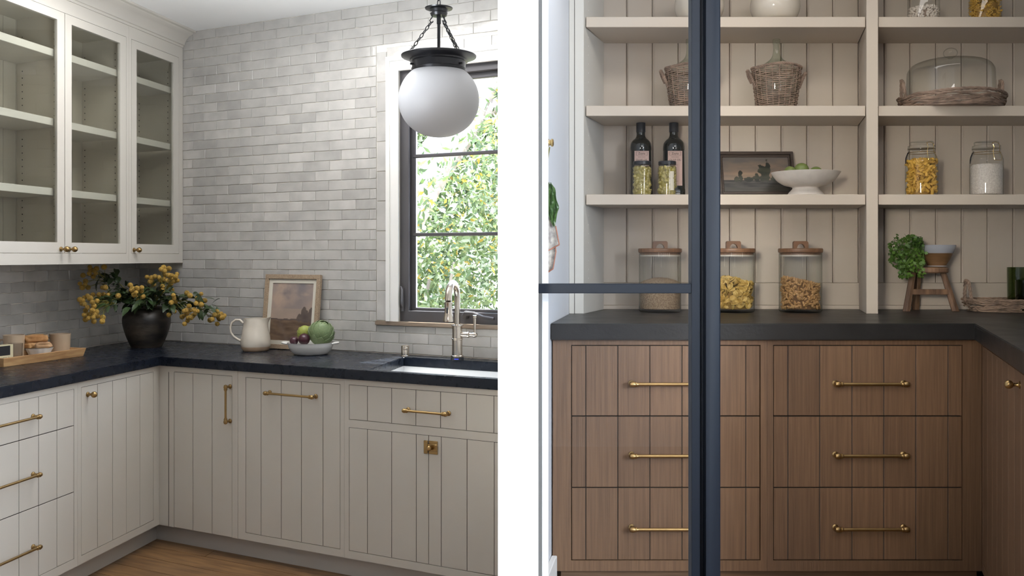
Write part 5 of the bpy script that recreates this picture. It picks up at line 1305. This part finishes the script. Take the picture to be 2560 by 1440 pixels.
def fchips(t, R, zz):
    g = G().lathe([(.013,-.0013),(.0145,0),(.013,.0013)], 12); CH = M('banana_chip', (.62,.44,.16), .55, col2=(.45,.28,.05), vs=90)
    o = scatter('banana_chips', *tm(g), [(x*.87, y*.87, z+.026) for x, y, z in cylpts(R, zz(720), 520, hfn=lambda x, y: zz(720)+.010*cos(40*x+1), seed=3, core=.82)], CH, s=.95, seed=5)
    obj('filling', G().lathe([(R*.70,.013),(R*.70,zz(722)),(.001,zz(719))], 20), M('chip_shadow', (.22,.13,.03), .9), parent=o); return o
def fnuts(t, R, zz):
    g = G().ball((0,0,0), (.0105,.0050,.0045), 8, 6)
    g.v = [(x, y+3.2e1*x*x*.35, z) for x, y, z in g.v]
    hf = lambda x, y: zz(712)-.20*x
    o = scatter('cashew_nuts', *tm(g), [(x*.90, y*.90, z+.014) for x, y, z in cylpts(R, .06, 950, hfn=hf, seed=9, core=.86)], M('roasted_cashew', (.58,.34,.14), .45, col2=(.42,.22,.08), vs=50, rand=.1), s=.92, seed=6)
    g2 = G().lathe([(R*.84,.013),(R*.84,1),(.001,1)], 24); g2.v = [(x, y, z if z < .5 else hf(x, y)+.004) for x, y, z in g2.v]
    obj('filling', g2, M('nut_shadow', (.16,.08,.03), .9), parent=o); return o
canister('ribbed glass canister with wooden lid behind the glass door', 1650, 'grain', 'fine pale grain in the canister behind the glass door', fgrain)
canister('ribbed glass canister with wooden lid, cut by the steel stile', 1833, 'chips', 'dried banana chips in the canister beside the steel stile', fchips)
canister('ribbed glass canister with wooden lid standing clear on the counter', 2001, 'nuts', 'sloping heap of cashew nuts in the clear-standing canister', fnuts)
# ---- little stool with bowl and herbs
Y = 3.90; s = Y/F; t = thing('small_stool', 'little rustic three-legged wooden stool on the stone counter', 'stool', base_at(2314, Y, CZ)); zz = lambda py: zy(py, Y)-CZ
wobs = lambda r, z, a: r*(1+.012*sin(3*a)+.008*sin(8*a+1))
obj('seat', G().lathe([(51*s,zz(682)),(54*s,zz(679)),(54*s,zz(671)),(52*s,zz(668.5)),(.002,zz(668))], 36, fn=wobs), RUSTIC, parent=t, smooth=35)
def leg(x0, x1, y0, y1):
    g = G(); n_ = 6
    for i in (0, 1):
        cx_, cy_, z_, w_ = ((x1-2314)*s, y1, 0, 10.2*s) if i == 0 else ((x0-2314)*s, y0, zz(681.5), 8.2*s)
        for k in range(n_): a = 2*pi*k/n_+.3; g.v.append((cx_+w_*cos(a), cy_+w_*sin(a)*.8, z_))
    g.f = [(k, (k+1)%n_, n_+(k+1)%n_, n_+k) for k in range(n_)]+[tuple(range(n_-1,-1,-1)), tuple(range(n_, 2*n_))]
    return obj('leg', g, RUSTIC, parent=t, bevel=.0015, smooth=0)
leg(2276, 2254.5, -.025, -.045); leg(2351, 2376, -.025, -.045); leg(2307, 2307, .045, .070)
obj('stretcher', G().box((2269-2314)*s, (2361-2314)*s, -.044, -.031, zz(736), zz(722)), RUSTIC, parent=t, bevel=.002, smooth=0)
obj('stretcher', G().tube([(-7*s, -.031, zz(729)), (-7*s, .055, zz(729))], .0085, 6), RUSTIC, parent=t, smooth=0)
sc_ = base_at(2341.5, Y, zy(668, Y)+.0003); t = thing('bowl', 'brown stoneware bowl with a blue-white glazed rim on the little stool', 'bowl', sc_); zz = lambda py: zy(py, Y)-sc_[2]
BRN = M('brown_stoneware', (.20,.105,.045), .5, var=.15, vs=12, stretch=(1,1,6)); GLZ = M('grey_white_glaze', (.42,.43,.47), .2, coat=.5)
pr = [(23*s,0),(24*s,.003),(22.5*s,.006),(23*s,.010),(31*s,zz(648)),(38*s,zz(633)),(38.4*s,zz(632.6)),(43.5*s,zz(620)),(45*s,zz(614)),(44*s,zz(612.5)),(42*s,zz(614)),(37*s,zz(628)),(20*s,.012),(.001,.010)]
o = obj('body', G().lathe(pr, 48), [BRN, GLZ], parent=t, smooth=35)
for p in o.data.polygons:
    if p.center.z > zz(632.8) or (sqrt(p.center.x**2+p.center.y**2) < 36*s and p.normal.z > .3): p.material_index = 1
hp = thing('herb_bunch', 'bunch of fresh flat-leaf parsley spilling over the edge of the stool', 'herbs', at(2290, 640, Y-.02))
g = G(); vs = []
for k in range(3):
    a = 2.0*(k-1); vs.append((.55*cos(a)+.45, .5*sin(a)*.8))
LOBE = [(0,0),(.25,-.30),(.55,-.50),(.62,-.22),(.95,-.30),(.85,0),(.95,.30),(.62,.22),(.55,.50),(.25,.30)]
vl_ = []; fl_2 = []
r = random.Random(12); gs = G(); n_ = 0
top = Vector((xx(2300,Y), Y-.02, zy(604, Y)))
anch = []
for k in range(560):
    while True:
        x, y = r.uniform(-1, 1), r.uniform(-1, 1)
        px, py = 2264+46*x, 630+47*y
        inside = (x*x+y*y < 1) or (py > 640 and 2232 < px < 2306 and py < 692 and (abs(px-2253) < 11-.1*(py-640) or abs(px-2296) < 12-.1*(py-640) or abs(px-2276) < 8 and py < 672))
        py2 = 640+r.uniform(0, 52); 
        if r.random() < .28: px, py = r.choice(((2254,9),(2298,10),(2277,6))) [0]+r.uniform(-9, 9), py2
        elif not inside: continue
        break
    P = Vector(at(px, py, Y-.062+r.uniform(-.03, .05)-(.02 if py > 650 else 0)))
    sz_ = r.uniform(.011, .019); d = Vector((r.gauss(0, .6), -abs(r.gauss(0, .7))-.1, r.gauss(-.5, .5))).normalized(); n3 = Vector((r.gauss(0,.5), -1, r.gauss(.3,.5))).normalized()
    sd = d.cross(n3).normalized(); b0 = len(vl_)
    for (u_, v_) in LOBE: vl_.append(tuple(P+d*u_*sz_+sd*v_*sz_+n3*(.15*abs(v_)*sz_)))
    fl_2 += [(b0, b0+1, b0+2, b0+3), (b0, b0+3, b0+4, b0+5), (b0, b0+5, b0+6, b0+7), (b0, b0+7, b0+8, b0+9)]
    if k % 9 == 0: gs.tube([tuple(top+Vector((r.uniform(-.02,.01), 0, -.01))), tuple(top.lerp(P, .5)+Vector((0,-.02,.012))), tuple(P)], [.0011,.0009,.0006], 5)
g.v = vl_; g.f = fl_2
obj('leaves', g, HERB, parent=hp, world=True, recalc=False, kind='stuff', smooth=0); obj('stems', gs, HERB, parent=hp, world=True, recalc=False, kind='stuff')
# ---- long wicker tray with green tumblers
Y = 3.855; s = Y/F; wc = base_at(2560, Y, CZ); t = thing('wicker_tray', 'long grey wicker tray with braided end handle at the picture edge', 'tray', wc)
def oval(z): return 1.0
g = G(); r_ = random.Random(9)
def rr_pt(a, z, out=0.0):
    e = 5; hx, hy = .205+.35*z+out, .098+.22*z+out; c_, s_2 = cos(a), sin(a); k = (abs(c_)**e+abs(s_2)**e)**(-1/e)
    return (hx*c_*k, hy*s_2*k, z)
for i in range(60):
    a0 = r_.uniform(0, 2*pi); sp2 = r_.uniform(.5, 1.3); zc_ = .005+.040*((i+.5)/60)
    pts = [rr_pt(a0+sp2*k/23, max(.0035, zc_+.0045*sin(k/23*pi*3+i)), .0035*sin(k/23*pi*5+i)) for k in range(24)]
    rr = .0032*r_.uniform(.8, 1.15); g.tube(pts, rr, 5)
obj('weave', g, WICKER, parent=t, kind='stuff', recalc=False)
obj('base', G().prism([rr_pt(2*pi*k/40, 0)[:2] for k in range(40)], .001, .006), WICKER, parent=t)
g = G(); braid(g, [rr_pt(2*pi*k/60, .047) for k in range(61)], .0030, .0030, 24); obj('rim', g, WICKER, parent=t, kind='stuff', recalc=False)
zz = lambda py: zy(py, Y)-CZ
pts = [(-.222,-.035,.040), (-.228,-.032,.060), (-.232,-.020,zz(704)), (-.232,.006,zz(701)), (-.228,.022,.060), (-.222,.026,.040)]
obj('handle', braid(G(), pts, .0040, .0038, 7), WICKER, parent=t, kind='stuff', recalc=False)
def tumbler(label, px, hw, yt, yy):
    s = yy/F; p = base_at(px, yy, CZ+.0065); t = thing('tumbler', label, 'glass', p); h = zy(yt, yy)-p[2]; r = hw*s
    obj('body', G().lathe([(r*.90,0),(r*.95,.003),(r*.97,.01),(r,h),(r*.94,h),(r*.90,.014),(.002,.012)], 40), GREENG, parent=t, smooth=40)
tumbler('tall dark green glass tumbler standing in the grey wicker tray', 2554, 33, 668, 3.885)
tumbler('short dark green glass tumbler before the tall one', 2572, 31, 700, 3.80)
# ---- things hung on the pantry side wall
wn = Vector((.985, -.17, 0))
hk = Vector(at(1369, 357, 3.02)); t = thing('wall_hook', 'round brass wall hook with a stalk tied to it', 'hook', hk)
obj('knob', G().tube([hk+wn*q_ for q_ in (-.004,.0,.001,.004,.005,.010,.012,.017,.019)], [.006,.006,.0125,.0125,.009,.009,.0125,.0125,.008], 20), BRASSP, parent=t, world=True, smooth=35)
lt_ = thing('hanging_greens', 'large crumpled green leaf hanging above the patterned towel', 'leaf', at(1372, 370, 3.02))
obj('stalk', G().tube([at(1374,368,3.01), at(1371,385,3.01), at(1366,420,3.01), at(1368,462,3.02)], .0022, 6), STEMG, parent=lt_, world=True)
g = G(); vs = []; nx, ny = 8, 16
for j in range(ny+1):
    v = j/ny; w_ = (sin(pi*min(1, v*.95+.04))**.7)*.030*(1+.15*sin(v*14))
    for i in range(nx+1):
        u_ = i/nx*2-1; P = Vector(at(1376+8*v, 458+106*v, 3.02)); vs.append(tuple(P+Vector((u_*w_*.62, .006*sin(u_*7+v*9)+.004*sin(v*22), .004*sin(u_*5+v*13)))))
g.add(vs, [(j*(nx+1)+i, j*(nx+1)+i+1, (j+1)*(nx+1)+i+1, (j+1)*(nx+1)+i) for j in range(ny) for i in range(nx)])
o = obj('leaf', g, M('fresh_leaf', (.10,.20,.05), .45, col2=(.045,.10,.025), vs=30), parent=lt_, world=True, smooth=0)
md = o.modifiers.new('thick', 'SOLIDIFY'); md.thickness = .0012
tw = thing('tea_towel', 'hanging cream tea towel with grey leaf pattern and terracotta hem', 'towel', at(1372, 500, 3.045))
TWM = M('patterned_linen', (.62,.57,.49), .9, col2=(.30,.27,.25), vs=70, detail=2); HEM = M('terracotta_hem', (.45,.19,.12), .85)
def towel_sheet(nm, xr, y0, y1, yoff, slant):
    g = G(); vs = []; nx, ny = 14, 20
    for j in range(ny+1):
        v = j/ny
        for i in range(nx+1):
            u_ = i/nx; px = xr[0]+(1340-xr[0])*0+((xr[1](v))-xr[0])*u_; py = y0+(y1-y0)*v+slant*(1-u_)*v
            P = at(px, py, 3.035+yoff); vs.append((P[0], P[1]+.007*sin(u_*9+v*2)*v, P[2]))
    g.add(vs, [(j*(nx+1)+i, j*(nx+1)+i+1, (j+1)*(nx+1)+i+1, (j+1)*(nx+1)+i) for j in range(ny) for i in range(nx)])
    o = obj(nm, g, TWM, parent=tw, world=True, smooth=60); md = o.modifiers.new('thick', 'SOLIDIFY'); md.thickness = .0015
    edge = [vs[ny*(nx+1)+i] for i in range(nx+1)]; obj('hem', G().tube(edge, .0022, 5), HEM, parent=tw, world=True)
    edge = [vs[j*(nx+1)+nx] for j in range(ny*2//3, ny+1)]; obj('hem', G().tube(edge, .0017, 5), HEM, parent=tw, world=True)
towel_sheet('cloth_front', (1352, lambda v: 1373+25*v), 478, 612, -.008, 24)
towel_sheet('cloth_back', (1352, lambda v: 1372+(24*v if v < .75 else 18-30*(v-.75))), 500, 672, .004, 22)
print('objects', len(bpy.data.objects), 'tris', sum(len(m.polygons) for m in bpy.data.meshes)*2)
